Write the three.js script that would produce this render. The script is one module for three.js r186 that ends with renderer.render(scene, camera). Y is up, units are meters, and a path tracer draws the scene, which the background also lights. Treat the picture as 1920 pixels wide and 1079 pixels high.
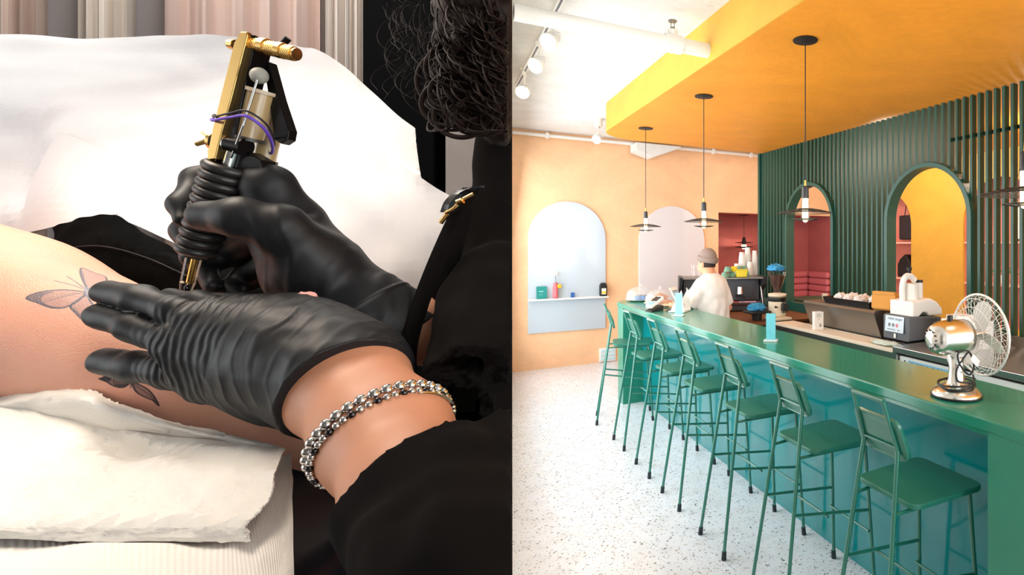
import * as THREE from 'three';
import { mergeGeometries, mergeVertices, toCreasedNormals } from 'three/addons/utils/BufferGeometryUtils.js';
import { RoundedBoxGeometry } from 'three/addons/geometries/RoundedBoxGeometry.js';
import { RectAreaLightUniformsLib } from 'three/addons/lights/RectAreaLightUniformsLib.js';
import { FontLoader } from 'three/addons/loaders/FontLoader.js';
import { TextGeometry } from 'three/addons/geometries/TextGeometry.js';
import { createNoise3D } from 'simplex-noise';
RectAreaLightUniformsLib.init();

// ---------------------------------------------------------------- camera, sky, large lights, exposure
const FOCAL = 1030, PX = 1440, PY = 459, EYE = 1.72, YAW = Math.atan2(1440 - 816, FOCAL);
const scene = new THREE.Scene();
const camera = new THREE.PerspectiveCamera(2 * Math.atan(620 / FOCAL) * 180 / Math.PI, 2880 / 1240, 0.05, 80);
camera.position.set(0, EYE, 0);
camera.rotation.y = -YAW;
camera.setViewOffset(2880, 1240, 0, 620 - PY, 1920, 1079);   // shifted lens: verticals stay parallel
const SKY = new THREE.Color().setRGB(0.93, 0.97, 1.0);
scene.background = SKY;
scene.backgroundIntensity = 3.0;
const renderer = new THREE.WebGLRenderer({ antialias: true });
renderer.toneMapping = THREE.LinearToneMapping;
renderer.toneMappingExposure = 1.0;
renderer.shadowMap.enabled = true;
// daylight entering at the two long glazed openings of the place (soft, same size as the openings)
function daylight(name, w, h, pos, target, color, intensity) {
  const l = new THREE.RectAreaLight(color, intensity, w, h);
  l.name = name; l.position.set(...pos); l.lookAt(...target); scene.add(l);
  return l;
}
const DAY = new THREE.Color().setRGB(0.95, 0.98, 1.0);
daylight('street_window_daylight', 5.2, 2.5, [0.55, 1.6, -5.4], [4, 1.2, -5.0], DAY, 3.6);
daylight('shop_front_daylight', 5.6, 2.5, [3.4, 1.6, 2.1], [3.4, 1.4, -5], DAY, 3.4);
daylight('booth_window_daylight', 1.9, 1.7, [-2.55, 2.0, -1.1], [0, 1.6, -0.4], DAY, 1.1);

// ---------------------------------------------------------------- helpers
let seed = 7;
const rnd = () => { seed = (seed * 1664525 + 1013904223) >>> 0; return seed / 4294967296; };
const rr = (a, b) => a + (b - a) * rnd();
const noise3 = createNoise3D(rnd);
const V = (x, y, z) => new THREE.Vector3(x, y, z);
const srgb = (r, g, b) => new THREE.Color().setRGB(r / 255, g / 255, b / 255, THREE.SRGBColorSpace);
const taken = new Map();
function numbered(n) { const k = taken.get(n) ?? 0; taken.set(n, k + 1); return k ? n + '_' + String(k).padStart(3, '0') : n; }
function clean(g) {
  let q = g.index ? g.toNonIndexed() : g;
  for (const k of Object.keys(q.attributes)) if (!['position', 'normal', 'uv'].includes(k)) q.deleteAttribute(k);
  if (!q.attributes.uv) q.setAttribute('uv', new THREE.BufferAttribute(new Float32Array(q.attributes.position.count * 2), 2));
  if (!q.attributes.normal) q.computeVertexNormals();
  return q;
}
const join = (gs) => { gs = gs.flat(); return gs.length === 1 ? gs[0] : mergeGeometries(gs.map(clean)); };
function worldUV(g) {                                   // uv in metres, by the face's direction
  g = clean(g);
  const p = g.attributes.position, n = g.attributes.normal, u = new Float32Array(p.count * 2);
  for (let i = 0; i < p.count; i++) {
    const ax = Math.abs(n.getX(i)), ay = Math.abs(n.getY(i)), az = Math.abs(n.getZ(i));
    const [a, b] = ay > ax && ay > az ? [p.getX(i), p.getZ(i)] : ax > az ? [p.getZ(i), p.getY(i)] : [p.getX(i), p.getY(i)];
    u[2 * i] = a; u[2 * i + 1] = b;
  }
  g.setAttribute('uv', new THREE.BufferAttribute(u, 2));
  return g;
}
const bx = (w, h, d, x = 0, y = 0, z = 0) => worldUV(new THREE.BoxGeometry(w, h, d).translate(x, y, z));
const span = (x0, x1, y0, y1, z0, z1) => bx(x1 - x0, y1 - y0, z1 - z0, (x0 + x1) / 2, (y0 + y1) / 2, (z0 + z1) / 2);
const rb = (w, h, d, r, x = 0, y = 0, z = 0, seg = 2) => new RoundedBoxGeometry(w, h, d, seg, Math.min(r, w / 2.01, h / 2.01, d / 2.01)).translate(x, y, z);
function rod(a, b, r1, r2 = r1, seg = 10, caps = true) {
  a = a.isVector3 ? a : V(...a); b = b.isVector3 ? b : V(...b);
  const d = b.clone().sub(a), L = d.length();
  const g = new THREE.CylinderGeometry(r2, r1, L, seg, 1, !caps).translate(0, L / 2, 0);
  g.applyQuaternion(new THREE.Quaternion().setFromUnitVectors(V(0, 1, 0), d.normalize()));
  return g.translate(a.x, a.y, a.z);
}
const tube = (pts, r, n = 24, seg = 6, closed = false) => new THREE.TubeGeometry(new THREE.CatmullRomCurve3(pts.map((p) => (p.isVector3 ? p : V(...p))), closed), n, r, seg, closed);
const lathe = (prof, seg = 24, x = 0, y = 0, z = 0) => new THREE.LatheGeometry(prof.map(([r, h]) => new THREE.Vector2(r, h)), seg).translate(x, y, z);
const ball = (r, x = 0, y = 0, z = 0, ws = 14, hs = 10) => new THREE.SphereGeometry(r, ws, hs).translate(x, y, z);
function extr(pts, depth, bevel = 0, holes = []) {
  const s = pts.getPoints ? pts : new THREE.Shape(pts.map(([x, y]) => new THREE.Vector2(x, y)));
  for (const h of holes) s.holes.push(new THREE.Path(h.map(([x, y]) => new THREE.Vector2(x, y))));
  return new THREE.ExtrudeGeometry(s, { depth, bevelEnabled: bevel > 0, bevelThickness: bevel, bevelSize: bevel, bevelOffset: -bevel, bevelSegments: 2, curveSegments: 20 });
}
function mesh(name, gs, m) {
  const g = Array.isArray(gs) ? join(gs) : gs;
  const o = new THREE.Mesh(g, m); o.name = name; o.castShadow = o.receiveShadow = true;
  return o;
}
function thing(name, label, category, [x, y, z] = [0, 0, 0], turn = 0, group) {
  const o = new THREE.Group(); o.name = numbered(name); scene.add(o);
  o.position.set(x, y, z); o.rotation.y = turn; o.userData = { label, category };
  if (group) o.userData.group = group;
  return o;
}
function part(parent, name, gs, m, label) { const o = mesh(name, gs, m); if (label) o.userData.label = label; parent.add(o); return o; }
function solo(name, label, category, gs, m, group, pos) {            // a thing that is one mesh
  const o = mesh(numbered(name), gs, m); scene.add(o); o.userData = { label, category };
  if (group) o.userData.group = group;
  if (pos) o.position.set(...pos);
  return o;
}
function struct(name, gs, m, label) { const o = mesh(name, gs, m); o.userData = { kind: 'structure', label, category: name.replace(/_.*/, '') }; scene.add(o); return o; }
function structGroup(name, label) { const o = new THREE.Group(); o.name = name; o.userData = { kind: 'structure', label, category: name.replace(/_.*/, '') }; scene.add(o); return o; }
function copyOf(root, [x, y, z], turn, label) {
  const r = root.clone(); r.name = numbered(root.name.replace(/_\d{3}$/, '')); scene.add(r); r.position.set(x, y, z); r.rotation.y = turn;
  r.userData = { ...root.userData }; if (label) r.userData.label = label;
  return r;
}
function canvasTex(w, h, draw, rep) {
  const c = document.createElement('canvas'); c.width = w; c.height = h;
  draw(c.getContext('2d'), w, h);
  const t = new THREE.CanvasTexture(c); t.colorSpace = THREE.SRGBColorSpace;
  if (rep) { t.wrapS = t.wrapT = THREE.RepeatWrapping; t.repeat.set(...rep); }
  return t;
}
function fieldTex(n, f, rep, isColor = false) {                      // f(x, y in 0..1) -> grey 0..1 or [r, g, b]
  const d = new Uint8Array(n * n * 4);
  for (let j = 0; j < n; j++) for (let i = 0; i < n; i++) {
    const v = f(i / n, j / n), k = (j * n + i) * 4;
    for (let c = 0; c < 3; c++) d[k + c] = Math.max(0, Math.min(255, 255 * (v.length ? v[c] : v)));
    d[k + 3] = 255;
  }
  const t = new THREE.DataTexture(d, n, n); t.magFilter = THREE.LinearFilter; t.minFilter = THREE.LinearMipmapLinearFilter; t.wrapS = t.wrapT = THREE.RepeatWrapping;
  if (isColor) t.colorSpace = THREE.SRGBColorSpace;
  if (rep) t.repeat.set(...rep);
  t.needsUpdate = true;
  return t;
}
// seamless noise on a torus-like blend
function tile(x, y, f, s = 0) {
  const a = x * 2 * Math.PI, b = y * 2 * Math.PI, R = f / 6.283;
  return noise3(Math.cos(a) * R + s, Math.sin(a) * R + Math.cos(b) * R * 1.31, Math.sin(b) * R * 1.31 - s);
}
const M = (color, o = {}) => new THREE.MeshStandardMaterial({ color, roughness: 0.6, ...o });
const MP = (color, o = {}) => new THREE.MeshPhysicalMaterial({ color, roughness: 0.4, ...o });

// ---------------------------------------------------------------- materials
const plasterBump = fieldTex(256, (x, y) => 0.5 + 0.25 * tile(x, y, 14) + 0.25 * tile(x, y, 40, 3), [0.8, 0.8]);
const plasterTone = fieldTex(256, (x, y) => { const v = 0.965 + 0.022 * tile(x, y, 5) + 0.014 * tile(x, y, 23, 7); return [v, v, v]; }, [0.45, 0.45], true);
const paint = (c, o = {}) => M(c, { map: plasterTone, bumpMap: plasterBump, bumpScale: 0.0012, roughness: 0.7, ...o });
const mat = {
  peach: paint(srgb(255, 205, 160)),
  white: paint(srgb(240, 240, 238)),
  ceiling: paint(srgb(238, 238, 236), { bumpScale: 0.004 }),
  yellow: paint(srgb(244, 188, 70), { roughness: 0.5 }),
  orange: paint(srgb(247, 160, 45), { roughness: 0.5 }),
  red: paint(srgb(176, 90, 88)),
  pinkPad: M(srgb(196, 102, 108), { roughness: 0.55 }),
  mustard: paint(srgb(226, 174, 64), { roughness: 0.5 }),
  niche: paint(srgb(240, 150, 130)),
  shelfPink: M(srgb(246, 190, 170)),
  slat: MP(srgb(22, 76, 64), { roughness: 0.42 }),
  slatFrame: MP(srgb(22, 76, 64), { roughness: 0.38 }),
  darkGreen: MP(srgb(22, 76, 64), { roughness: 0.4 }),
  barTop: MP(srgb(32, 132, 108), { roughness: 0.26, clearcoat: 0.3, clearcoatRoughness: 0.1 }),
  barEdge: MP(srgb(32, 132, 108), { roughness: 0.25, clearcoat: 0.6, clearcoatRoughness: 0.1 }),
  barPanel: MP(srgb(4, 126, 130), { roughness: 0.14, clearcoat: 0.25, clearcoatRoughness: 0.06, ior: 1.45 }),
  barEnd: MP(srgb(32, 132, 108), { roughness: 0.35, clearcoat: 0.5, clearcoatRoughness: 0.2 }),
  barPlain: MP(srgb(32, 132, 108), { roughness: 0.35 }),  // same green as the other bar parts, without clearcoat
  stoolMetal: MP(srgb(32, 114, 97), { roughness: 0.3, clearcoat: 0.6, clearcoatRoughness: 0.15 }),
  stoolSeat: MP(srgb(32, 114, 97), { roughness: 0.45 }),
  stoolBack: MP(srgb(32, 114, 97), { roughness: 0.35, clearcoat: 0.4, clearcoatRoughness: 0.2 }),
  rubber: M(srgb(28, 40, 48), { roughness: 0.7 }),
  black: M(srgb(24, 23, 24), { roughness: 0.5 }),
  blackWire: M(srgb(46, 42, 42), { roughness: 0.45, metalness: 0.3 }),
  grey: M(srgb(94, 98, 104), { roughness: 0.5 }),
  darkGrey: M(srgb(52, 54, 58), { roughness: 0.45 }),
  chrome: M(srgb(236, 234, 230), { roughness: 0.22, metalness: 1 }),
  steel: M(srgb(190, 192, 194), { roughness: 0.3, metalness: 1 }),
  steelDull: M(srgb(150, 150, 148), { roughness: 0.42, metalness: 1 }),
  whitePlastic: MP(srgb(240, 238, 234), { roughness: 0.4 }),
  cream: MP(srgb(236, 224, 200), { roughness: 0.4 }),
  paperWhite: M(srgb(244, 243, 240), { roughness: 0.85 }),
  kraft: M(srgb(206, 146, 70), { roughness: 0.85 }),
  board: M(srgb(238, 224, 205), { roughness: 0.6 }),
  gloss: MP(srgb(190, 202, 212), { roughness: 0.22, clearcoat: 0.4, clearcoatRoughness: 0.05 }),
  glossArt: MP(srgb(226, 222, 226), { roughness: 0.25 }),
  glass: MP(srgb(255, 255, 255), { roughness: 0.02, transmission: 1, thickness: 0, ior: 1.45 }),
  domeGlass: MP(srgb(246, 248, 250), { roughness: 0.08, transmission: 0.82, thickness: 0, ior: 1.5 }),
  acrylic: MP(srgb(240, 252, 255), { roughness: 0.03, transmission: 1, thickness: 0, ior: 1.49 }),
  blue: M(srgb(66, 160, 212), { roughness: 0.8 }),
  teal: M(srgb(24, 140, 136), { roughness: 0.6 }),
  walnut: M(srgb(120, 72, 40), { roughness: 0.5 }),
};
// ---------------------------------------------------------------- the cafe: shell
const ZB = -8.12, CEIL = 3.29, SOF = 2.98, XS = 3.87;      // back wall, ceiling, soffit underside, slat screen
// the party wall between booth and cafe runs through the camera along (PX0, PZ0)
const dirP = V(Math.sin(YAW) + (960 - PX) / FOCAL * Math.cos(YAW), 0, -Math.cos(YAW) + (960 - PX) / FOCAL * Math.sin(YAW)).normalize();
const norP = V(dirP.z, 0, -dirP.x);                         // points to the booth side (left)
const onP = (t, off, y) => V(dirP.x * t + norP.x * off, y, dirP.z * t + norP.z * off);
function wallP(t0, t1, y0, y1, thick, off = 0) {            // a box along the party wall, its cafe face in the wall's plane
  const g = bx(thick, y1 - y0, t1 - t0, thick / 2 + off, (y0 + y1) / 2, (t0 + t1) / 2);
  const m = new THREE.Matrix4().makeBasis(norP, V(0, 1, 0), dirP);
  return g.applyMatrix4(m);
}
// terrazzo
const terrazzo = canvasTex(2048, 2048, (c, W) => {
  c.fillStyle = 'rgb(226,229,236)'; c.fillRect(0, 0, W, W);
  for (let i = 0; i < 1400; i++) { const v = 212 + rnd() * 20; c.fillStyle = `rgba(${v},${v},${v + 3},0.35)`; c.beginPath(); c.arc(rnd() * W, rnd() * W, 8 + rnd() * 60, 0, 7); c.fill(); }
  const cols = ['70,66,62', '96,84,74', '126,120,112', '58,70,66', '148,132,116', '40,42,46', '176,160,146', '110,124,118'];
  for (let i = 0; i < 9500; i++) {
    const x = rnd() * W, y = rnd() * W, r = 1.8 + 6.6 * rnd() * rnd(), n = 4 + Math.floor(rnd() * 3), a0 = rnd() * 6.3;
    c.fillStyle = `rgba(${cols[Math.floor(rnd() * cols.length)]},${0.55 + 0.45 * rnd()})`;
    c.beginPath();
    for (let k = 0; k < n; k++) { const a = a0 + k / n * 6.283, q = r * (0.55 + 0.6 * rnd()); c[k ? 'lineTo' : 'moveTo'](x + Math.cos(a) * q * 1.25, y + Math.sin(a) * q); }
    c.fill();
  }
  for (let i = 0; i < 9000; i++) { c.fillStyle = `rgba(120,116,112,${0.15 + 0.3 * rnd()})`; c.fillRect(rnd() * W, rnd() * W, 1.5, 1.5); }
}, [0.5, 0.5]);
mat.terrazzo = MP(0xffffff, { map: terrazzo, roughness: 0.28, clearcoat: 0.3, clearcoatRoughness: 0.2 });
struct('floor', [span(-5, 9, -0.12, 0, -11, 6)], mat.terrazzo, 'pale terrazzo floor with scattered dark stone chips');
struct('ceiling', [span(-5, 9, CEIL, CEIL + 0.15, -11, 2.4)], mat.ceiling, 'white plastered ceiling above the cafe');

// back wall with the red seating recess to the right
struct('wall_back', [span(0.6, 3.97, 0, CEIL, ZB - 0.15, ZB), span(3.97, 6.39, 2.25, CEIL, ZB - 0.15, ZB), span(6.39, 9, 0, CEIL, ZB - 0.15, ZB)], mat.peach, 'peach painted end wall of the cafe');
struct('wall_recess', [span(3.82, 6.54, 0, 2.4, -9.15, -9.0), span(3.82, 3.97, 0, 2.4, -9.0, ZB - 0.15), span(6.39, 6.54, 0, 2.4, -9.0, ZB - 0.15), span(3.97, 6.39, 2.25, 2.4, -9.0, ZB - 0.15)], mat.red, 'dusky red painted seating recess in the end wall');
struct('baseboard_back', [span(0.9, 3.97, 0, 0.07, ZB, ZB + 0.012)], mat.peach, 'low peach baseboard along the end wall');
{ // ribbed banquette in the recess
  const b = thing('banquette', 'pink banquette with a horizontally ribbed padded back in the red recess', 'banquette', [5.2, 0, -8.75]);
  part(b, 'seat', [rb(2.36, 0.42, 0.5, 0.05, 0, 0.21, 0.02)], mat.pinkPad);
  for (let k = 0; k < 6; k++) part(b, 'back_roll', [rb(2.36, 0.125, 0.1, 0.045, 0, 0.5 + k * 0.128, -0.19)], mat.pinkPad);
  for (let k = 0; k < 6; k++) part(b, 'side_roll', [rb(0.1, 0.125, 0.62, 0.045, 1.13, 0.5 + k * 0.128, 0.2)], mat.pinkPad);
}
// right hand wall behind the screen: mustard with two arched niches
const XN = 6.39;
{
  const arch = (c, r, sp, base) => { const p = [[c - r, base], [c - r, sp]]; for (let k = 1; k < 20; k++) { const a = Math.PI * (1 - k / 20); p.push([c + r * Math.cos(a), sp + r * Math.sin(a)]); } p.push([c + r, sp], [c + r, base]); return p; };
  const niches = [[-6.76, 0.55], [-4.62, 0.6], [-2.6, 0.6]];
  const outline = [[-8.12, 0], [2.3, 0], [2.3, CEIL], [-8.12, CEIL]];
  // shape x = z of the room
  const g = extr(outline, 0.04, 0, niches.map(([c, r]) => arch(c, r, 2.02, 0.62).reverse()));
  g.applyMatrix4(new THREE.Matrix4().makeBasis(V(0, 0, 1), V(0, 1, 0), V(-1, 0, 0))).translate(XN + 0.04, 0, 0);
  struct('wall_right', [worldUV(g)], mat.mustard, 'mustard yellow wall with arched shelf niches behind the green slat screen');
  niches.forEach(([c], i) => {
    struct('trim_' + (i + 1), [span(XN + 0.42, XN + 0.47, 0.5, 2.75, c - 0.7, c + 0.7), span(XN + 0.04, XN + 0.42, 0.5, 2.75, c - 0.7, c - 0.65), span(XN + 0.04, XN + 0.42, 0.5, 2.75, c + 0.65, c + 0.7), span(XN + 0.04, XN + 0.42, 0.45, 0.5, c - 0.7, c + 0.7), span(XN + 0.04, XN + 0.42, 2.75, 2.8, c - 0.7, c + 0.7)], mat.niche, 'coral pink lining of an arched niche');
    for (const y of [1.19, 1.76]) solo('niche_shelf', ['white-edged pink shelf at the ' + (y < 1.5 ? 'lower' : 'upper') + ' level of the ' + ['left', 'middle', 'right'][i] + ' arched niche'][0], 'shelf', [span(XN + 0.02, XN + 0.42, y - 0.025, y, c - 0.645, c + 0.645)], mat.shelfPink, 'niche shelves');
  });
}
// soffit: yellow front face, orange underside, rounded far corner
{
  const x0 = 1.63, zFar = -6.5, R = 0.42, x1 = 7.2, z1 = 2.3, out = [];
  out.push([x1, z1], [x0, z1], [x0, zFar + R]);
  for (let k = 1; k <= 10; k++) { const a = Math.PI + k / 10 * Math.PI / 2; out.push([x0 + R + R * Math.cos(a), zFar + R + R * Math.sin(a)]); }
  out.push([x1, zFar]);
  const flat = (pts, y0, y1) => { const g = extr(pts.map(([x, z]) => [x, -z]), y1 - y0); return worldUV(g.rotateX(-Math.PI / 2).translate(0, y0, 0)); };
  const s = structGroup('soffit', 'dropped ceiling over the bar, yellow fascia and orange underside');
  s.userData.category = 'soffit';
  // fascia follows the outline, underside is the slab it hides
  const fas = [];
  const inner = out.slice(1).map(([x, z]) => [x, z]);
  for (let i = 0; i + 1 < inner.length; i++) {
    const [ax, az] = inner[i], [bx_, bz] = inner[i + 1];
    fas.push([ax, az, bx_, bz]);
  }
  const fg = new THREE.BufferGeometry(), P = [], N = [], T = [0, 1, 2, 0, 2, 3];
  for (const [ax, az, cx, cz] of fas) {
    const d = V(cx - ax, 0, cz - az).normalize(), n = V(d.z, 0, -d.x).multiplyScalar(1), t = 0.012;
    const q = [[ax, SOF, az], [cx, SOF, cz], [cx, CEIL, cz], [ax, CEIL, az]], qi = q.map(([x, y, z]) => [x + n.x * t, y, z + n.z * t]);
    const faces = [q, qi.slice().reverse(), [q[1], q[0], qi[0], qi[1]]];
    for (const f of faces) for (const k of T) P.push(...f[k]);
  }
  fg.setAttribute('position', new THREE.Float32BufferAttribute(P, 3)); fg.computeVertexNormals();
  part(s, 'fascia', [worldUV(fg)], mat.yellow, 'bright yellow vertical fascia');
  part(s, 'underside', [flat(out, SOF + 0.0015, SOF + 0.06)], mat.orange, 'orange underside');
}
// enclosing shell beyond the frame: shop front with tall glazing, right end, street-side wall with windows
{
  struct('wall_right_end', [span(7.1, 7.25, 0, CEIL, -9.2, 2.4)], mat.white, 'white outer wall beyond the niches');
  const w = struct('wall_front', [span(-3.2, 0.5, 0, 2.95, 2.2, 2.35), span(0.5, 7.2, 0, 0.35, 2.2, 2.35), span(-3.2, 7.2, 2.95, CEIL, 2.2, 2.35), span(6.4, 7.2, 0.35, 2.95, 2.2, 2.35)], mat.white, 'white shop front wall behind the viewer');
  const win = structGroup('window_1', 'tall glazed shop front with dark mullions behind the viewer');
  const fr = []; for (const x of [0.5, 1.98, 3.46, 4.94, 6.36]) fr.push(span(x, x + 0.05, 0.35, 2.95, 2.25, 2.3));
  part(win, 'window_frame', fr, mat.black);
  for (let k = 0; k < 4; k++) part(win, 'pane', [span(0.55 + 1.48 * k, 1.97 + 1.48 * k, 0.35, 2.95, 2.272, 2.278)], mat.glass);
}
// street-side wall: solid above and below, long windows (seen edge-on from the viewer's place)
{
  const T0 = 2.75, T1 = 8.25, th = 0.14;
  const w = structGroup('wall_left', 'white street-side wall with a row of tall windows');
  const solid = [wallP(T0, T1, 0, 0.35, th), wallP(T0, T1, 2.85, CEIL, th), wallP(T0, T0 + 0.25, 0.35, 2.85, th), wallP(T1 - 0.3, T1, 0.35, 2.85, th)];
  for (let k = 1; k < 4; k++) solid.push(wallP(T0 + 0.25 + k * 1.2375 - 0.04, T0 + 0.25 + k * 1.2375 + 0.04, 0.35, 2.85, th));
  part(w, 'masonry', solid, mat.white);
  const win = structGroup('window_2', 'row of four tall street windows along the left wall');
  for (let k = 0; k < 4; k++) part(win, 'pane', [wallP(T0 + 0.29 + k * 1.2375, T0 + 0.25 + (k + 1) * 1.2375 - 0.04, 0.35, 2.85, 0.006, 0.06)], mat.glass);
}
struct('pavement', [span(-30, 30, -0.3, -0.14, -30, 30)], M(srgb(170, 168, 164)), 'pale street pavement outside').userData.category = 'pavement';

// arched glossy boards on the end wall
function archPts(r, h, base = 0) { const sp = h - r, p = [[-r, base], [r, base], [r, sp]]; for (let k = 1; k < 28; k++) { const a = Math.PI * k / 28; p.push([r * Math.cos(a), sp + r * Math.sin(a)]); } p.push([-r, sp]); return p; }
solo('arched_board', 'tall glossy white arched board with a small shelf across it', 'wall board', [extr(archPts(0.525, 1.83), 0.02, 0.004)], mat.gloss, null, [1.605, 0.5, ZB + 0.006]);
solo('arched_board', 'pale grey arched board behind the barista', 'wall board', [extr(archPts(0.54, 1.83), 0.015, 0.004)], mat.glossArt, null, [3.17, 0.49, ZB + 0.006]);
solo('wall_shelf', 'thin white shelf mounted across the glossy arched board', 'shelf', [rb(1.07, 0.02, 0.13, 0.006, 0, 0, 0.065)], mat.whitePlastic, null, [1.61, 0.965, ZB + 0.022]);
{
  const y = 0.976, z = ZB + 0.085;
  const cardTex = canvasTex(128, 160, (c, w, h) => { c.fillStyle = '#12857f'; c.fillRect(0, 0, w, h); c.fillStyle = '#bfeee6'; c.fillRect(32, 62, 52, 7); c.fillRect(34, 104, 40, 3); });
  const cardM = M(0xffffff, { map: cardTex });
  const cd = thing('standing_card', 'teal greeting card standing on the wall shelf', 'card', [1.247, y, z]);
  part(cd, 'front', [new THREE.BoxGeometry(0.135, 0.17, 0.004).rotateX(-0.12).translate(0, 0.086, 0)], cardM);
  part(cd, 'back_leg', [new THREE.BoxGeometry(0.1, 0.16, 0.003).rotateX(0.2).translate(0, 0.08, -0.03)], mat.teal);
  const v = thing('bud_vase', 'slim pink bud vase with a white bloom and a yellow bloom', 'vase', [1.425, y, z]);
  part(v, 'vase_body', [lathe([[0, 0], [0.03, 0], [0.034, 0.01], [0.034, 0.14], [0.026, 0.18], [0.026, 0.215], [0.022, 0.215], [0.022, 0.17], [0, 0.16]])], M(srgb(232, 110, 116)));
  part(v, 'stem', [tube([[0, 0.17, 0], [0.004, 0.25, 0], [0.0, 0.31, 0]], 0.003)], M(srgb(60, 90, 50)));
  const pet = []; for (let k = 0; k < 9; k++) { const a = k * 2.4; pet.push(ball(0.019, Math.cos(a) * 0.018, 0.335 + 0.008 * (k % 3), Math.sin(a) * 0.018, 8, 6)); }
  part(v, 'white_bloom', pet, M(srgb(248, 246, 236)));
  const p2 = []; for (let k = 0; k < 7; k++) p2.push(ball(0.015, 0.05 + 0.017 * Math.cos(k * 0.9), 0.165 + 0.016 * Math.sin(k * 0.9), 0.01, 8, 6));
  part(v, 'yellow_bloom', p2, M(srgb(244, 190, 40)));
  part(v, 'yellow_stem', [tube([[0.02, 0.215, 0], [0.04, 0.2, 0.005], [0.05, 0.17, 0.01]], 0.0025)], M(srgb(60, 90, 50)));
  const bc = thing('small_card', 'small dark blue card standing on the wall shelf', 'card', [1.655, y, z]);
  part(bc, 'front', [new THREE.BoxGeometry(0.05, 0.07, 0.003).rotateX(-0.15).translate(0, 0.035, 0)], M(srgb(40, 92, 160)));
  part(bc, 'back_leg', [new THREE.BoxGeometry(0.045, 0.065, 0.003).rotateX(0.3).translate(0, 0.032, -0.014)], M(srgb(40, 92, 160)));
  const bk = thing('coffee_bag', 'black coffee bag with a white and yellow label at the shelf end', 'coffee bag', [2.08, y, z]);
  part(bk, 'bag', [extr([[-0.045, 0], [0.045, 0], [0.05, 0.03], [0.05, 0.15], [0.03, 0.19], [-0.03, 0.19], [-0.05, 0.15], [-0.05, 0.03]], 0.055, 0.006).translate(0, 0, -0.03)], mat.black);
  part(bk, 'label', [bx(0.062, 0.085, 0.002, 0, 0.07, 0.0345)], mat.paperWhite);
  part(bk, 'label_band', [bx(0.062, 0.03, 0.002, 0, 0.055, 0.0365)], M(srgb(240, 200, 50)));
}
{ // electrical heater/vent low on the wall
  const o = thing('wall_vent', 'small white louvred vent low on the peach wall', 'vent', [2.16, 0.11, ZB + 0.001]);
  part(o, 'frame', [rb(0.24, 0.2, 0.03, 0.006, 0, 0, 0.015)], mat.whitePlastic);
  for (let k = 0; k < 3; k++) part(o, 'louvre', [rb(0.2, 0.036, 0.012, 0.004, 0, -0.055 + k * 0.055, 0.034)], M(srgb(196, 226, 232)));
}
// pipes under the ceiling
{
  const p = thing('sprinkler_pipe', 'thick white sprinkler pipe running into the yellow fascia', 'pipe', [0.62, 3.066, -3.478]);
  part(p, 'pipe', [rod([-0.232, 0, 0], [1.0, 0, 0], 0.05, 0.05, 18)], mat.whitePlastic);
  part(p, 'tee_fitting', [rod([0.68, 0, 0], [0.8, 0, 0], 0.062, 0.062, 18), rod([0.74, 0, 0], [0.74, 0.09, 0], 0.036, 0.036, 14)], mat.whitePlastic);
  part(p, 'sprinkler_head', [rod([0.74, 0.09, 0], [0.74, 0.11, 0], 0.016), rod([0.728, 0.11, 0], [0.728, 0.15, 0], 0.003), rod([0.752, 0.11, 0], [0.752, 0.15, 0], 0.003), rod([0.74, 0.148, 0], [0.74, 0.155, 0], 0.03, 0.03, 16)], mat.steelDull);
  const q = thing('wall_pipe', 'long thin white pipe along the top of the peach wall', 'pipe', [0.95, 3.225, ZB + 0.06]);
  part(q, 'pipe', [rod([-0.068, 0, 0], [4.5, 0, 0], 0.024, 0.024, 12)], mat.whitePlastic);
  for (const x of [0.37, 2.9, 3.6]) part(q, 'clamp', [rb(0.05, 0.075, 0.075, 0.01, x, 0, 0), rod([x, 0.03, 0], [x, 0.06, 0], 0.007)], mat.whitePlastic);
  const d = thing('ceiling_duct', 'short boxy white duct against the peach wall top', 'duct', [2.75, 3.06, ZB + 0.05]);
  part(d, 'box', [extr([[-0.26, 0.03], [0.0, -0.05], [0.42, 0.12], [0.42, 0.14], [-0.26, 0.14]], 0.3, 0.004)], mat.white);
}
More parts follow.
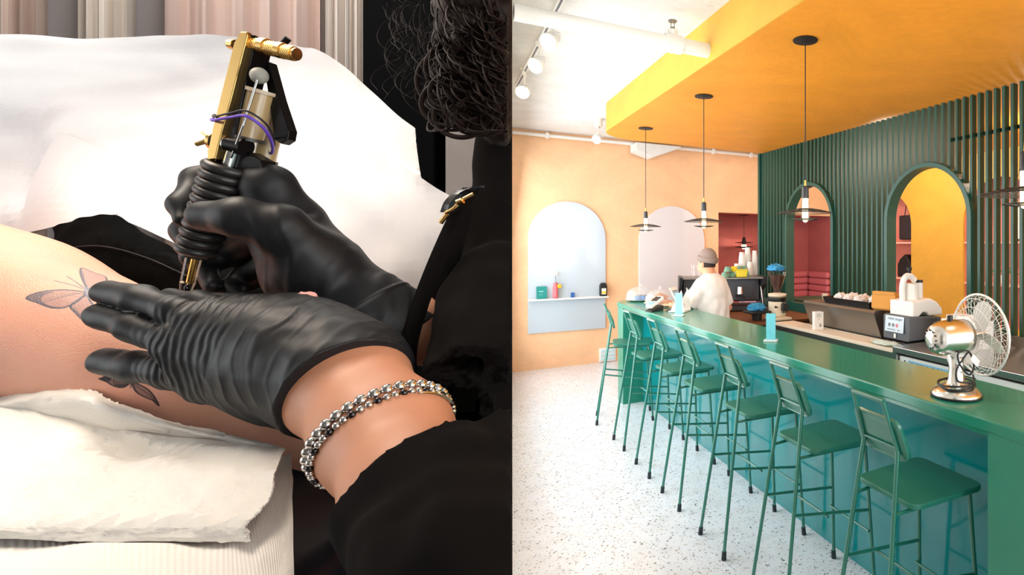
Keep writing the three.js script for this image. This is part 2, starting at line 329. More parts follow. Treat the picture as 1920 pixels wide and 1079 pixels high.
// track lighting
{
  const t = thing('light_track', 'white ceiling track running towards the peach wall', 'track', [0.655, 3.2, -4.4]);
  part(t, 'rail', [span(-0.018, 0.018, 0, 0.03, -1.2, 1.4)], mat.whitePlastic);
  part(t, 'slot', [span(-0.007, 0.007, -0.002, 0.001, -1.2, 1.4)], mat.grey);
  for (const z of [-0.9, 0.2, 1.1]) part(t, 'hanger', [span(-0.01, 0.01, 0.03, 0.09, z - 0.01, z + 0.01)], mat.whitePlastic);
}
function trackHead(pos, turn, label) {
  const o = thing('track_spotlight', label, 'spotlight', pos, turn, 'white track spotlights');
  part(o, 'adapter', [rb(0.03, 0.03, 0.09, 0.006, 0, 0.135, 0)], mat.whitePlastic);
  part(o, 'yoke', [rod([0, 0.12, 0], [0, 0.04, 0], 0.007), tube([[-0.045, -0.01, 0], [-0.045, 0.04, 0], [0, 0.05, 0], [0.045, 0.04, 0], [0.045, -0.01, 0]], 0.005, 20, 6)], mat.whitePlastic);
  const g = lathe([[0, 0.055], [0.024, 0.05], [0.03, 0.02], [0.034, 0.0], [0.058, -0.05], [0.06, -0.065], [0.054, -0.065], [0.05, -0.05], [0, -0.045]], 22).rotateX(0.95).rotateZ(0.25);
  part(o, 'lamp_head', [g], mat.whitePlastic);
  const l = new THREE.SpotLight(new THREE.Color().setRGB(1, 0.93, 0.82), 6, 0, 0.7, 0.6, 2);
  const dir = V(0, -1, 0).applyEuler(new THREE.Euler(0.95, 0, 0.25)).applyAxisAngle(V(0, 1, 0), turn);
  l.position.set(...pos).addScaledVector(dir, 0.075); l.castShadow = true; l.name = 'track_spotlight_lamp';
  l.target.position.copy(l.position).addScaledVector(dir, 2); scene.add(l, l.target);
}
trackHead([0.655, 3.05, -3.77], 2.5, 'white track spotlight nearest the thick sprinkler pipe');
trackHead([0.655, 3.05, -4.31], 2.5, 'white track spotlight second from the sprinkler pipe on the track');
trackHead([0.655, 3.05, -5.12], 2.9, 'white track spotlight farthest along the ceiling track');
solo('spotlight_mount', 'white round ceiling plate of the spotlight near the fascia', 'ceiling plate', [rod([0, 0, 0], [0, 0.1, 0], 0.05, 0.05, 20)], mat.whitePlastic, null, [1.74, 3.19, -6.95]);
trackHead([1.74, 3.055, -6.95], 2.6, 'white spotlight hanging beside the far corner of the yellow fascia');

for (const [x, z, w] of [[5.2, -5.6, 'far'], [5.2, -3.2, 'near']]) {
  const o = thing('ceiling_globe', 'white ceiling globe at the ' + w + ' end of the room behind the screen', 'ceiling lamp', [x, SOF, z], 0, 'ceiling globes behind the screen');
  part(o, 'ceiling_plate', [rod([0, -0.02, 0], [0, 0, 0], 0.07, 0.07, 20)], mat.whitePlastic);
  part(o, 'globe', [ball(0.11, 0, -0.12, 0, 20, 14)], new THREE.MeshStandardMaterial({ color: srgb(255, 250, 240), emissive: new THREE.Color().setRGB(1, 0.9, 0.75), emissiveIntensity: 2, roughness: 0.4 }));
  const l = new THREE.PointLight(new THREE.Color().setRGB(1, 0.9, 0.76), 5, 0, 2); l.name = 'globe_light'; l.castShadow = true; l.shadow.radius = 5; l.position.set(x, SOF - 0.12, z); scene.add(l);
}
// ---------------------------------------------------------------- slat screen with two arched openings
{
  const s = thing('slat_screen', 'tall dark green slatted screen with two arched openings behind the bar', 'screen', [XS, 0, 0]);
  const arches = [[-5.387, 0.50], [-3.55, 0.52]], APEX = 2.47, SILL = 1.0;
  const w = 0.025, d = 0.058, pitch = 0.0765;
  const cache = new Map();
  const slatG = (h) => { const k = h.toFixed(3); if (!cache.has(k)) cache.set(k, bx(d, h, w, 0, h / 2, 0)); return cache.get(k); };
  const fullH = SOF - 0.004 - SILL;
  for (let z = -6.5; z < -0.9; z += pitch) {
    let y0 = SILL, cut = false;
    for (const [c, r] of arches) { const u = Math.abs(z - c); if (u < r - 0.01) { y0 = (APEX - r) + Math.sqrt(Math.max(0, (r - 0.01) ** 2 - u * u)); } }
    const m = part(s, 'slat', slatG(SOF - 0.004 - y0), mat.slat);
    m.position.set(0, y0, z);
  }
  for (const [c, r] of arches) {
    const sp = APEX - r, pts = [], inn = [], t = 0.045;
    const outl = [[-r, SILL], [-r, sp]]; for (let k = 1; k < 30; k++) { const a = Math.PI * (1 - k / 30); outl.push([r * Math.cos(a), sp + r * Math.sin(a)]); } outl.push([r, sp], [r, SILL]);
    const q = r - t; const inl = [[q, SILL], [q, sp]]; for (let k = 1; k < 30; k++) { const a = Math.PI * k / 30; inl.push([q * Math.cos(a), sp + q * Math.sin(a)]); } inl.push([-q, sp], [-q, SILL]);
    const g = extr(outl.concat(inl), 0.12, 0.004).applyMatrix4(new THREE.Matrix4().makeBasis(V(0, 0, 1), V(0, 1, 0), V(-1, 0, 0))).translate(0.06, 0, c);
    part(s, 'arch_frame', [g], mat.slatFrame);
  }
  part(s, 'sill_panel', [span(-0.05, 0.05, 0, SILL, -6.55, -0.9)], mat.darkGreen);
  part(s, 'back_rail', [span(0.032, 0.05, 2.63, 2.66, -3.3, -0.9)], mat.black);
  part(s, 'end_post', [span(-0.05, 0.06, 0, SOF - 0.003, -6.58, -6.53)], mat.slatFrame);
}
// ---------------------------------------------------------------- the bar
const BAR = 1.08, XF = 1.72, XBK = 2.2;
{
  const bar = thing('bar_counter', 'long glossy green bar counter with recessed teal front panel', 'bar counter', [XF, 0, -3.6]);
  const zN = 1.9, zF = -6.35, T = 0.045;
  // top with rounded far corner
  const R = 0.34, o = [[XBK, zN], [XF, zN], [XF, zF + R]];
  for (let k = 1; k <= 12; k++) { const a = Math.PI + k / 12 * Math.PI / 2; o.push([XF + R + R * Math.cos(a), zF + R + R * Math.sin(a)]); }
  o.push([XBK, zF]);
  const loc = (pts) => pts.map(([x, z]) => [x - XF, -(z + 3.6)]);
  const g = extr(loc(o), T - 0.012, 0.006).rotateX(-Math.PI / 2).translate(0, BAR - T + 0.006, 0);
  part(bar, 'counter_top', [worldUV(g)], mat.barTop);
  // lipped edge band under the top
  const band = [span(0.012, 0.03, BAR - 0.062, BAR - T, zF + R + 3.6, zN + 3.6)];
  part(bar, 'edge_band', band, mat.barEdge);
  part(bar, 'front_panel', [span(1.945 - XF, 1.975 - XF, 0, BAR - T, -5.9 + 3.6, -1.3 + 3.6)], mat.barPanel);
  part(bar, 'back_panel', [span(XBK - XF - 0.04, XBK - XF - 0.01, 0, BAR - T, zF + 3.6 + 0.05, zN + 3.6)], mat.barPlain);
  // far end: rounded return
  const e = [[1.99, zF + 0.01], [XF + R, zF + 0.01]];
  for (let k = 11; k >= 0; k--) { const a = Math.PI + k / 12 * Math.PI / 2; e.push([XF + R + (R - 0.008) * Math.cos(a), zF + R + (R - 0.008) * Math.sin(a)]); }
  e.push([XF + 0.008, -5.86], [2.15, -5.86], [2.15, zF + 0.01]);
  const eg = extr(loc(e).reverse(), BAR - T).rotateX(-Math.PI / 2);
  part(bar, 'end_return', [worldUV(eg)], mat.barEnd);
  part(bar, 'return_face', [span(0.02, 0.26, 0, BAR - 0.1, -5.862 + 3.6, -5.856 + 3.6)], mat.barPlain);
  part(bar, 'near_end_panel', [span(0.006, 0.42, 0, BAR - T, -1.3 + 3.6, zN + 3.6)], mat.barEnd);
}
// ---------------------------------------------------------------- stools
{
  const mk = () => {
    const o = thing('bar_stool', 'x', 'bar stool', [0, 0, 0], 0, 'green bar stools along the counter');
    const r = 0.0095, SH = 0.752;
    // local x towards the counter, z along it; origin at the middle of the feet, x0 = rear feet
    for (const s of [-1, 1]) {
      const foot = V(-0.27, 0, s * 0.155), kink = V(-0.135, 0.945, s * 0.094), top = V(-0.2, 1.14, s * 0.083);
      const l = part(o, 'rear_leg', [rod(V(-0.268, 0.03, s * 0.1535), kink, r), ball(r, kink.x, kink.y, kink.z, 10, 6)], mat.stoolMetal);
      part(l, 'rubber_foot', [rod(foot, V(-0.266, 0.045, s * 0.1525), 0.0135, 0.0125, 12)], mat.rubber);
      part(o, 'back_post', [rod(kink, top, r * 0.95)], mat.stoolMetal);
      const ff = V(0.255, 0, s * 0.165), ft = V(0.215, SH - 0.02, s * 0.135);
      const f = part(o, 'front_leg', [rod(V(0.253, 0.03, s * 0.164), ft, r)], mat.stoolMetal);
      part(f, 'rubber_foot', [rod(ff, V(0.251, 0.045, s * 0.1635), 0.0135, 0.0125, 12)], mat.rubber);
      const at = (a, b, y) => a.clone().lerp(b, (y - a.y) / (b.y - a.y));
      part(o, 'side_stretcher', [rod(at(foot, kink, 0.47), at(ff, ft, 0.40), 0.0075)], mat.stoolMetal);
      part(o, 'seat_rail', [rod(at(foot, kink, 0.722), V(0.217, SH - 0.026, s * 0.137), 0.007)], mat.stoolMetal);
    }
    const m = (x0, y, hw, rr) => rod(V(x0, y, -hw), V(x0, y, hw), rr);
    part(o, 'back_top_bar', [m(-0.2, 1.14, 0.087, r * 0.95)], mat.stoolMetal);
    part(o, 'back_lower_bar', [m(-0.138, 0.955, 0.092, 0.006)], mat.stoolMetal);
    part(o, 'rear_stretcher', [m(-0.03, 0.435, 0.157, 0.0065)], mat.stoolMetal);
    part(o, 'front_stretcher', [m(0.222, 0.30, 0.158, 0.0065)], mat.stoolMetal);
    // seat: rounded, slightly dished board
    const hw = 0.175, x0 = -0.12, x1 = 0.262, c = 0.05;
    const sh = new THREE.Shape();
    const q = (f) => f;
    sh.moveTo(x0 + c, -hw * 0.94); sh.lineTo(x1 - c, -hw); sh.quadraticCurveTo(x1, -hw, x1, -hw + c); sh.lineTo(x1, hw - c); sh.quadraticCurveTo(x1, hw, x1 - c, hw); sh.lineTo(x0 + c, hw * 0.94); sh.quadraticCurveTo(x0, hw * 0.94, x0, hw * 0.94 - c); sh.lineTo(x0, -hw * 0.94 + c); sh.quadraticCurveTo(x0, -hw * 0.94, x0 + c, -hw * 0.94);
    part(o, 'seat', [extr(sh, 0.012, 0.005).rotateX(Math.PI / 2).translate(0, SH + 0.006, 0)], mat.stoolSeat);
    // curved backrest plate in front of the posts
    const bs = new THREE.Shape(), bw = 0.135, bh = 0.175, cc = 0.045;
    bs.moveTo(-bw + cc, 0); bs.lineTo(bw - cc, 0); bs.quadraticCurveTo(bw, 0, bw, cc); bs.lineTo(bw * 0.94, bh - cc); bs.quadraticCurveTo(bw * 0.93, bh, bw * 0.93 - cc, bh); bs.lineTo(-bw * 0.93 + cc, bh); bs.quadraticCurveTo(-bw * 0.93, bh, -bw * 0.94, bh - cc); bs.lineTo(-bw, cc); bs.quadraticCurveTo(-bw, 0, -bw + cc, 0);
    const pts = bs.getPoints(8), gN = [];
    // grid of the plate so that it can bend
    let pg = extr(bs, 0.01, 0.004);
    pg = bend(pg);
    pg.applyMatrix4(new THREE.Matrix4().makeBasis(V(0, 0, 1), V(0, 1, 0), V(-1, 0, 0)));
    pg.rotateZ(0.33).translate(-0.112, 0.905, 0);
    part(o, 'backrest', [pg], mat.stoolBack);
    for (const q of [-1, 1]) part(o, 'back_pin', [rod([-0.166, 1.04, q * 0.086], [-0.141, 1.03, q * 0.086], 0.006)], mat.stoolMetal);
    return o;
  };
  function bend(g) {
    g = clean(g); const p = g.attributes.position;
    for (let i = 0; i < p.count; i++) { const x = p.getX(i); p.setZ(i, p.getZ(i) - 0.8 * x * x); }
    g.computeVertexNormals(); return g;
  }
  const base = mk();
  const zs = [-5.40, -4.69, -4.06, -3.48, -2.84, -2.225, -1.60];
  const lab = ['green bar stool at the far rounded end of the counter', 'green bar stool second from the far end, before the dark end return', 'green bar stool third from the far end of the counter', 'green bar stool in the middle of the row, fourth from the far end', 'green bar stool third from the near end of the row', 'green bar stool next to the nearest one', 'nearest green bar stool, in front of the chrome fan'];
  zs.forEach((z, i) => {
    const o = i ? copyOf(base, [1.615, 0, z], 0, lab[i]) : base;
    o.position.set(1.615, 0, z); o.userData.label = lab[i];
    if (i === 0) o.rotation.y = -0.25;
  });
}
// ---------------------------------------------------------------- pendants
{
  const bulbM = new THREE.MeshStandardMaterial({ color: srgb(255, 240, 210), emissive: new THREE.Color().setRGB(1, 0.86, 0.58), emissiveIntensity: 2.2, roughness: 0.3 });
  const brass = M(srgb(220, 180, 90), { metalness: 0.8, roughness: 0.35 });
  const shade = (R, y, dome, rings, spokes, r = 0.0011) => {
    const gs = [], rise = (q) => dome * (1 - (q / R) ** 1.6);
    for (let k = 1; k <= rings; k++) { const q = 0.03 + (R - 0.03) * k / rings; gs.push(new THREE.TorusGeometry(q, k === rings ? 0.0022 : r, 4, 40).rotateX(Math.PI / 2).translate(0, y + rise(q), 0)); }
    for (let k = 0; k < spokes; k++) { const a = k / spokes * 6.2832, pts = []; for (let i = 0; i <= 3; i++) { const q = 0.03 + (R - 0.03) * i / 3; pts.push([Math.cos(a) * q, y + rise(q), Math.sin(a) * q]); } gs.push(tube(pts, r, 4, 4)); }
    return gs;
  };
  const mk = (drop, tubeBulb) => {
    const o = thing('pendant_lamp', 'x', 'pendant lamp', [0, 0, 0], 0, 'black wire pendant lamps over the bar');
    part(o, 'ceiling_rose', [lathe([[0, 0], [0.078, 0], [0.076, -0.006], [0.012, -0.012], [0, -0.012]], 30)], mat.black);
    part(o, 'cord', [rod([0, -0.01, 0], [0, -drop + 0.25, 0], 0.0035, 0.0035, 8)], mat.blackWire);
    part(o, 'cord_grip', [rod([0, -drop + 0.225, 0], [0, -drop + 0.262, 0], 0.007, 0.005, 10)], brass);
    part(o, 'socket', [lathe([[0, 0.228], [0.014, 0.226], [0.021, 0.215], [0.022, 0.15], [0.0, 0.15]], 18, 0, -drop, 0)], mat.darkGrey);
    part(o, 'bulb', [lathe([[0, 0.15], [0.019, 0.149], [0.0195, 0.03], [0.014, 0.008], [0, 0]], 16, 0, -drop, 0)], bulbM);
    part(o, 'upper_shade', shade(0.165, -drop + 0.06, 0.03, 9, 56), mat.blackWire, 'wide shallow black wire disc');
    part(o, 'lower_shade', shade(0.082, -drop + 0.022, -0.012, 5, 36), mat.blackWire, 'smaller lower black wire disc');
    for (let k = 0; k < 4; k++) { const a = k * 1.5708 + 0.4, c = Math.cos(a), s = Math.sin(a); part(o, 'cage_wire', [tube([[0.021 * c, -drop + 0.16, 0.021 * s], [0.034 * c, -drop + 0.1, 0.034 * s], [0.034 * c, -drop + 0.03, 0.034 * s]], 0.0012, 8, 4)], mat.blackWire); }
    return o;
  };
  const base = mk(SOF - 1.855, true);
  const zs = [-5.775, -4.27, -2.775, -1.30];
  const lab = ['black wire pendant lamp farthest along the bar, before the second arched board', 'black wire pendant lamp above the barista', 'black wire pendant lamp hanging in front of the smaller-looking arch', 'nearest black wire pendant lamp, cut by the right picture edge'];
  zs.forEach((z, i) => {
    const o = i ? copyOf(base, [1.95, SOF, z], i, lab[i]) : base;
    o.position.set(1.95, SOF, z); o.userData.label = lab[i];
    const l = new THREE.PointLight(new THREE.Color().setRGB(1, 0.82, 0.55), 0.5, 0, 2); l.name = 'pendant_bulb_light'; l.castShadow = true; l.position.set(1.95, 1.93, z); scene.add(l);
  });
  // the one in the recess
  const o = thing('recess_pendant', 'small double-disc pendant with a round bulb in the red recess', 'pendant lamp', [4.72, 2.25, -8.62]);
  part(o, 'ceiling_rose', [lathe([[0, 0], [0.08, 0], [0.08, -0.008], [0, -0.012]], 24)], mat.black);
  part(o, 'cord', [rod([0, -0.01, 0], [0, -0.42, 0], 0.004)], mat.black);
  part(o, 'socket', [lathe([[0, -0.4], [0.02, -0.4], [0.035, -0.44], [0.035, -0.53], [0, -0.53]], 16)], mat.black);
  part(o, 'bulb', [ball(0.05, 0, -0.565, 0, 18, 12)], bulbM);
  part(o, 'upper_shade', shade(0.17, -0.5, 0.02, 7, 40, 0.0025), mat.blackWire);
  part(o, 'lower_shade', shade(0.17, -0.565, -0.03, 7, 40, 0.0025), mat.blackWire);
  const l = new THREE.PointLight(new THREE.Color().setRGB(1, 0.82, 0.6), 0.6, 0, 2); l.name = 'recess_bulb_light'; l.castShadow = true; l.position.set(4.72, 1.685, -8.62); scene.add(l);
}
// ---------------------------------------------------------------- back bar and its equipment
const XW = 3.06;                                                    // front of the back bar
{
  const b = thing('prep_counter', 'refrigerated prep counter with a pale cutting board and raised steel hood', 'prep counter', [XW, 0, -4.0]);
  part(b, 'cabinet', [span(0.03, 0.74, 0.08, 0.86, -0.95, 0.88)], mat.darkGrey);
  for (const [x, z] of [[0.08, -0.85], [0.08, 0.8], [0.66, -0.85], [0.66, 0.8]]) part(b, 'foot', [rod([x, 0, z], [x, 0.09, z], 0.025)], mat.steelDull);
  part(b, 'cutting_board', [rb(0.24, 0.03, 1.78, 0.004, 0.12, 0.887, -0.03)], mat.board);
  part(b, 'front_rail', [span(0.0, 0.03, 0.80, 0.872, -0.92, 0.86)], mat.steel);
  const hood = extr([[0.26, 0.87], [0.26, 0.885], [0.16, 1.13], [0.18, 1.15], [0.62, 1.15], [0.64, 1.13], [0.64, 0.87]], 1.05, 0.003).translate(0, 0, -0.62);
  part(b, 'hood', [hood], mat.steelDull, 'brushed steel lid over the food wells');
  for (let k = 0; k < 2; k++) part(b, 'cabinet_door', [span(0.012, 0.03, 0.12, 0.78, -0.9 + k * 0.9, -0.04 + k * 0.9)], mat.steel);
}
{
  const b = thing('undercounter_fridge', 'steel topped under-counter fridge with a white badge panel', 'fridge', [2.97, 0, -2.28]);
  part(b, 'top', [rb(0.82, 0.045, 1.6, 0.006, 0.41, 0.9275, 0)], mat.steel);
  part(b, 'cabinet', [span(0.06, 0.8, 0.08, 0.905, -0.78, 0.78)], mat.darkGrey);
  const tex = canvasTex(512, 64, (c, w, h) => { c.fillStyle = '#e9eef0'; c.fillRect(0, 0, w, h); c.fillStyle = '#8cc6e8'; c.fillRect(26, 10, 150, 40); c.fillStyle = '#1d5f9c'; c.font = 'bold 32px sans-serif'; c.fillText('REDLAN', 32, 42); c.fillStyle = '#20242a'; c.fillRect(10, 14, 6, 34); c.fillRect(215, 16, 46, 30); c.fillStyle = '#b9b4a4'; c.fillRect(228, 22, 7, 18); c.fillRect(241, 22, 7, 18); });
  const pg = new THREE.PlaneGeometry(1.3, 0.085).rotateY(-Math.PI / 2).translate(0.0275, 0.832, -0.08);
  part(b, 'badge_panel', [bx(0.012, 0.1, 1.34, 0.034, 0.832, -0.08)], mat.whitePlastic);
  part(b, 'badge_print', [pg], M(0xffffff, { map: tex, roughness: 0.4 }));
  part(b, 'corner_post', [span(0.0, 0.06, 0.0, 0.905, -0.8, -0.76)], mat.steel);
  for (let k = 0; k < 2; k++) part(b, 'fridge_door', [span(0.01, 0.03, 0.1, 0.74, -0.74 + k * 0.75, -0.02 + k * 0.75)], mat.steel);
}
{
  const b = thing('espresso_counter', 'dark back counter carrying the espresso machine and grinder', 'counter', [2.4, 0, -6.15]);
  part(b, 'cabinet', [span(0.28, 1.38, 0, 0.86, -0.5, 1.14)], mat.black);
  part(b, 'top', [rb(1.22, 0.035, 1.66, 0.005, 0.79, 0.88, 0.32)], mat.walnut);
  part(b, 'shelf_edge', [span(0.2, 0.24, 0.62, 0.66, -0.4, 1.1)], mat.steel);
}
solo('steel_wall_panel', 'plain brushed steel panel behind the near end of the bar', 'panel', [span(3.78, 3.8, 0.9, 1.02, -2.9, -0.9)], mat.steelDull);
{ // espresso machine
  const b = thing('espresso_machine', 'dark espresso machine with a cup rail behind the barista', 'espresso machine', [3.1, 0.9, -6.25], -0.35);
  const side = [[-0.28, 0], [0.22, 0], [0.24, 0.05], [0.06, 0.10], [0.05, 0.24], [0.24, 0.33], [0.28, 0.42], [-0.24, 0.42], [-0.3, 0.3]];
  const sp = (x) => extr(side, 0.035, 0.004).rotateY(-Math.PI / 2).translate(x, 0, 0);
  part(b, 'side_panel', [sp(-0.5)], mat.darkGrey);
  part(b, 'side_panel', [sp(0.53)], mat.darkGrey);
  part(b, 'body', [rb(0.98, 0.3, 0.3, 0.02, 0, 0.25, -0.12)], M(srgb(84, 84, 88), { metalness: 0.8, roughness: 0.4 }));
  part(b, 'cup_tray', [rb(1.02, 0.02, 0.5, 0.005, 0, 0.405, 0)], mat.steelDull);
  part(b, 'drip_tray', [rb(0.98, 0.05, 0.5, 0.01, 0, 0.03, 0)], mat.darkGrey);
  for (const x of [-0.22, 0.22]) {
    const g = part(b, 'group_head', [rod([x, 0.29, 0.1], [x, 0.2, 0.1], 0.036, 0.042, 18)], mat.chrome);
    part(g, 'portafilter', [rod([x, 0.2, 0.1], [x, 0.17, 0.1], 0.04, 0.036, 18), rod([x, 0.185, 0.1], [x + 0.03, 0.17, 0.28], 0.011, 0.014)], mat.black);
  }
  for (const s of [-0.45, 0.46]) part(b, 'steam_wand', [tube([[s, 0.3, 0.16], [s, 0.31, 0.22], [s + 0.01, 0.2, 0.26], [s + 0.02, 0.08, 0.28]], 0.006, 18)], mat.chrome);
  part(b, 'gauge', [rod([0, 0.3, 0.03], [0, 0.3, 0.05], 0.03, 0.03, 20)], mat.whitePlastic);
}
{ // upside-down glasses on the machine
  const prof = [[0.022, 0], [0.03, 0.075], [0.0285, 0.075], [0.021, 0.003], [0, 0.003]];
  const g0 = lathe(prof, 14), gw = ['left', 'middle', 'right'];
  const spots = []; for (let j = 0; j < 2; j++) for (let i = 0; i < 3; i++) spots.push([2.70 + 0.068 * i, 1.318 + j * 0.078, -6.24 + 0.025 * i]);
  spots.forEach(([x, y, z], i) => solo('glass_tumbler', `small clear glass tumbler, ${gw[i % 3]} of the ${i < 3 ? 'lower' : 'upper'} row on the espresso machine`, 'glass', g0, mat.glass, 'glasses on the espresso machine', [x, y, z]));
}
{ // coloured cups on the machine, paper cup stacks
  const cup = lathe([[0, 0], [0.032, 0], [0.054, 0.062], [0.051, 0.062], [0.03, 0.004], [0, 0.004]], 18);
  const green = MP(srgb(120, 170, 150), { roughness: 0.35 }), yel = MP(srgb(232, 214, 40), { roughness: 0.35 });
  const cols = [['sage green', green], ['yellow', yel]];
  const put = [[0, 3.05, 1.318, -6.06], [0, 3.165, 1.318, -6.1], [0, 3.10, 1.384, -6.08], [1, 3.20, 1.384, -6.1], [0, 3.42, 1.318, -6.2], [0, 3.40, 1.384, -6.2], [0, 3.31, 1.384, -6.18]];
  const cw = ['leftmost below', 'second from the left below', 'topmost of the left pair', 'raised beside the green cups', 'right of the yellow box below', 'topmost right of the yellow box', 'above the yellow box edge'];
  put.forEach(([k, x, y, z], i) => { const o = solo('espresso_cup', (k ? 'yellow' : 'sage green') + ' cup turned upside down on the machine, ' + cw[i], 'cup', cup, cols[k][1], 'cups on the espresso machine'); o.position.set(x, y + 0.062, z); o.rotation.set(Math.PI, 0, 0); });
  const yb = thing('yellow_caddy', 'bright yellow box between the green cups on the machine', 'box', [3.28, 1.318, -6.08], -0.35);
  part(yb, 'box_body', [extr([[-0.06, 0], [0.06, 0], [0.075, 0.085], [-0.075, 0.085]], 0.11, 0.006)], yel);
  part(yb, 'rim', [rb(0.165, 0.012, 0.125, 0.004, 0, 0.088, 0.055)], yel);
  const pc = lathe([[0, 0], [0.03, 0], [0.042, 0.11], [0.044, 0.112], [0.041, 0.112], [0.028, 0.004], [0, 0.004]], 18);
  const stacks = [[3.36, -6.33, 1.318, 3], [3.455, -6.37, 1.318, 10], [3.56, -6.40, 1.318, 13], [3.655, -6.38, 1.318, 11], [3.53, -6.29, 1.318, 4]];
  const ord = ['first', 'second', 'third', 'fourth', 'fifth', 'sixth', 'seventh', 'eighth', 'ninth', 'tenth', 'eleventh', 'twelfth', 'thirteenth'];
  const sl = ['the shortest stack on the left', 'the second stack from the left', 'the tallest stack', 'the rightmost stack', 'the small stack in front'];
  stacks.forEach(([x, z, y, n], s) => { for (let k = 0; k < n; k++) { const o = solo('paper_cup', 'white paper cup upside down, ' + (k === n - 1 ? 'topmost' : k === 0 ? 'lowest' : ord[n - 1 - k] + ' from the top') + ' in ' + sl[s], 'paper cup', pc, mat.paperWhite, 'paper cups in stacks'); o.position.set(x, y + 0.112 + k * 0.021, z); o.rotation.x = Math.PI; } });
}
{ // grinder
  const b = thing('coffee_grinder', 'cream coffee grinder with a tall bean hopper', 'grinder', [3.22, 0.9, -5.12]);
  b.userData.label = 'cream coffee grinder with a tall clear bean hopper beside the arch';
  part(b, 'base', [rb(0.2, 0.03, 0.26, 0.01, 0, 0.015, 0.02)], mat.cream);
  part(b, 'housing', [lathe([[0, 0.02], [0.088, 0.02], [0.098, 0.06], [0.098, 0.19], [0.09, 0.2], [0, 0.2]], 28)], mat.cream);
  part(b, 'collar', [lathe([[0.08, 0.2], [0.095, 0.2], [0.095, 0.245], [0.08, 0.245]], 28)], mat.black);
  part(b, 'grind_head', [lathe([[0, 0.243], [0.1, 0.243], [0.102, 0.28], [0.04, 0.29], [0, 0.29]], 28)], mat.cream);
  part(b, 'hopper', [lathe([[0.034, 0.29], [0.036, 0.32], [0.07, 0.40], [0.098, 0.50], [0.102, 0.53], [0.1, 0.53], [0.095, 0.5], [0.067, 0.4], [0.033, 0.32]], 30)], mat.glass, 'clear bean hopper');
  part(b, 'coffee_beans', [lathe([[0, 0.292], [0.031, 0.3], [0.034, 0.325], [0.064, 0.40], [0.088, 0.475], [0.05, 0.49], [0, 0.488]], 26)], M(srgb(78, 42, 32), { roughness: 0.55, bumpMap: fieldTex(128, (x, y) => 0.5 + 0.5 * tile(x, y, 40), [6, 3]), bumpScale: 0.004 }));
  part(b, 'hopper_rim', [new THREE.TorusGeometry(0.101, 0.005, 6, 30).rotateX(Math.PI / 2).translate(0, 0.527, 0)], mat.black);
  part(b, 'lever', [rod([-0.05, 0.14, 0.09], [-0.1, 0.15, 0.13], 0.007), ball(0.013, -0.1, 0.15, 0.13)], mat.black);
  part(b, 'doser_fork', [rb(0.07, 0.08, 0.05, 0.008, 0.02, 0.14, 0.115), rod([-0.02, 0.09, 0.13], [0.06, 0.09, 0.13], 0.006), rod([0.02, 0.19, 0.12], [0.02, 0.2, 0.12], 0.03, 0.03, 14)], mat.darkGrey);
}
// crumpled cloths
function crumple(w, h, d, s, seg = 40, sharp = 1) {
  const g = new THREE.SphereGeometry(1, seg, seg / 2 | 0), p = g.attributes.position;
  for (let i = 0; i < p.count; i++) {
    const v = V(p.getX(i), p.getY(i), p.getZ(i)), n = 1 + 0.28 * noise3(v.x * 1.8 + s, v.y * 1.8, v.z * 1.8) + 0.16 * sharp * (1 - 2 * Math.abs(noise3(v.x * 4 + s, v.y * 4, v.z * 4)));
    v.multiplyScalar(n); p.setXYZ(i, v.x * w / 2, Math.max(0, v.y * h / 2 + h * 0.32), v.z * d / 2);
  }
  g.computeVertexNormals(); return g;
}
solo('blue_cloth', 'bright blue cloth heaped on top of the bean hopper', 'cloth', [crumple(0.17, 0.085, 0.17, 2)], mat.blue, null, [3.2, 1.432, -5.12]);
{
  const s = thing('knock_box_stand', 'black drip stand with a tamper beside the grinder', 'stand', [2.99, 0.9, -5.17]);
  part(s, 'tray', [rb(0.24, 0.03, 0.22, 0.01, 0, 0.09, 0)], mat.black);
  part(s, 'column', [rod([0, 0, 0], [0, 0.08, 0], 0.05, 0.06, 16)], mat.black);
  solo('blue_towel', 'folded blue towel lying on the black stand', 'towel', [crumple(0.2, 0.09, 0.14, 9)], mat.blue, null, [2.99, 1.007, -5.18]);
  const t = thing('tamper', 'black tamper standing on the counter edge', 'tamper', [3.06, 0.9, -5.04]);
  part(t, 'foot', [rod([0, 0, 0], [0, 0.025, 0], 0.028, 0.028, 18)], mat.steel);
  part(t, 'handle', [lathe([[0, 0.025], [0.012, 0.025], [0.009, 0.06], [0.02, 0.085], [0.015, 0.105], [0, 0.108]], 16)], mat.black);
}
{ // tent card on the cutting board
  const tex = canvasTex(128, 256, (c, w, h) => { c.fillStyle = '#f6f4f0'; c.fillRect(0, 0, w, h); c.fillStyle = '#444'; for (let k = 0; k < 5; k++) c.fillRect(24, 24 + k * 11, 60 + (k * 17) % 24, 3); c.fillStyle = '#d77'; c.fillRect(52, 96, 16, 14); c.fillStyle = '#222'; c.fillRect(70, 172, 9, 26); c.fillRect(86, 172, 9, 26); c.beginPath(); c.arc(82, 202, 15, 0, Math.PI); c.fill(); });
  const o = thing('menu_card', 'white folded menu card standing on the cutting board', 'menu card', [3.16, 0.903, -4.28], -0.2);
  part(o, 'front_panel', [new THREE.BoxGeometry(0.09, 0.17, 0.003).translate(0, 0.085, 0.02)], mat.paperWhite);
  part(o, 'print', [new THREE.PlaneGeometry(0.086, 0.166).translate(0, 0.085, 0.022)], M(0xffffff, { map: tex, roughness: 0.8 }));
  part(o, 'side_panel', [new THREE.BoxGeometry(0.003, 0.17, 0.06).translate(-0.044, 0.085, -0.01)], mat.paperWhite);
  part(o, 'back_panel', [new THREE.BoxGeometry(0.09, 0.17, 0.003).translate(0, 0.085, -0.038)], mat.paperWhite);
}
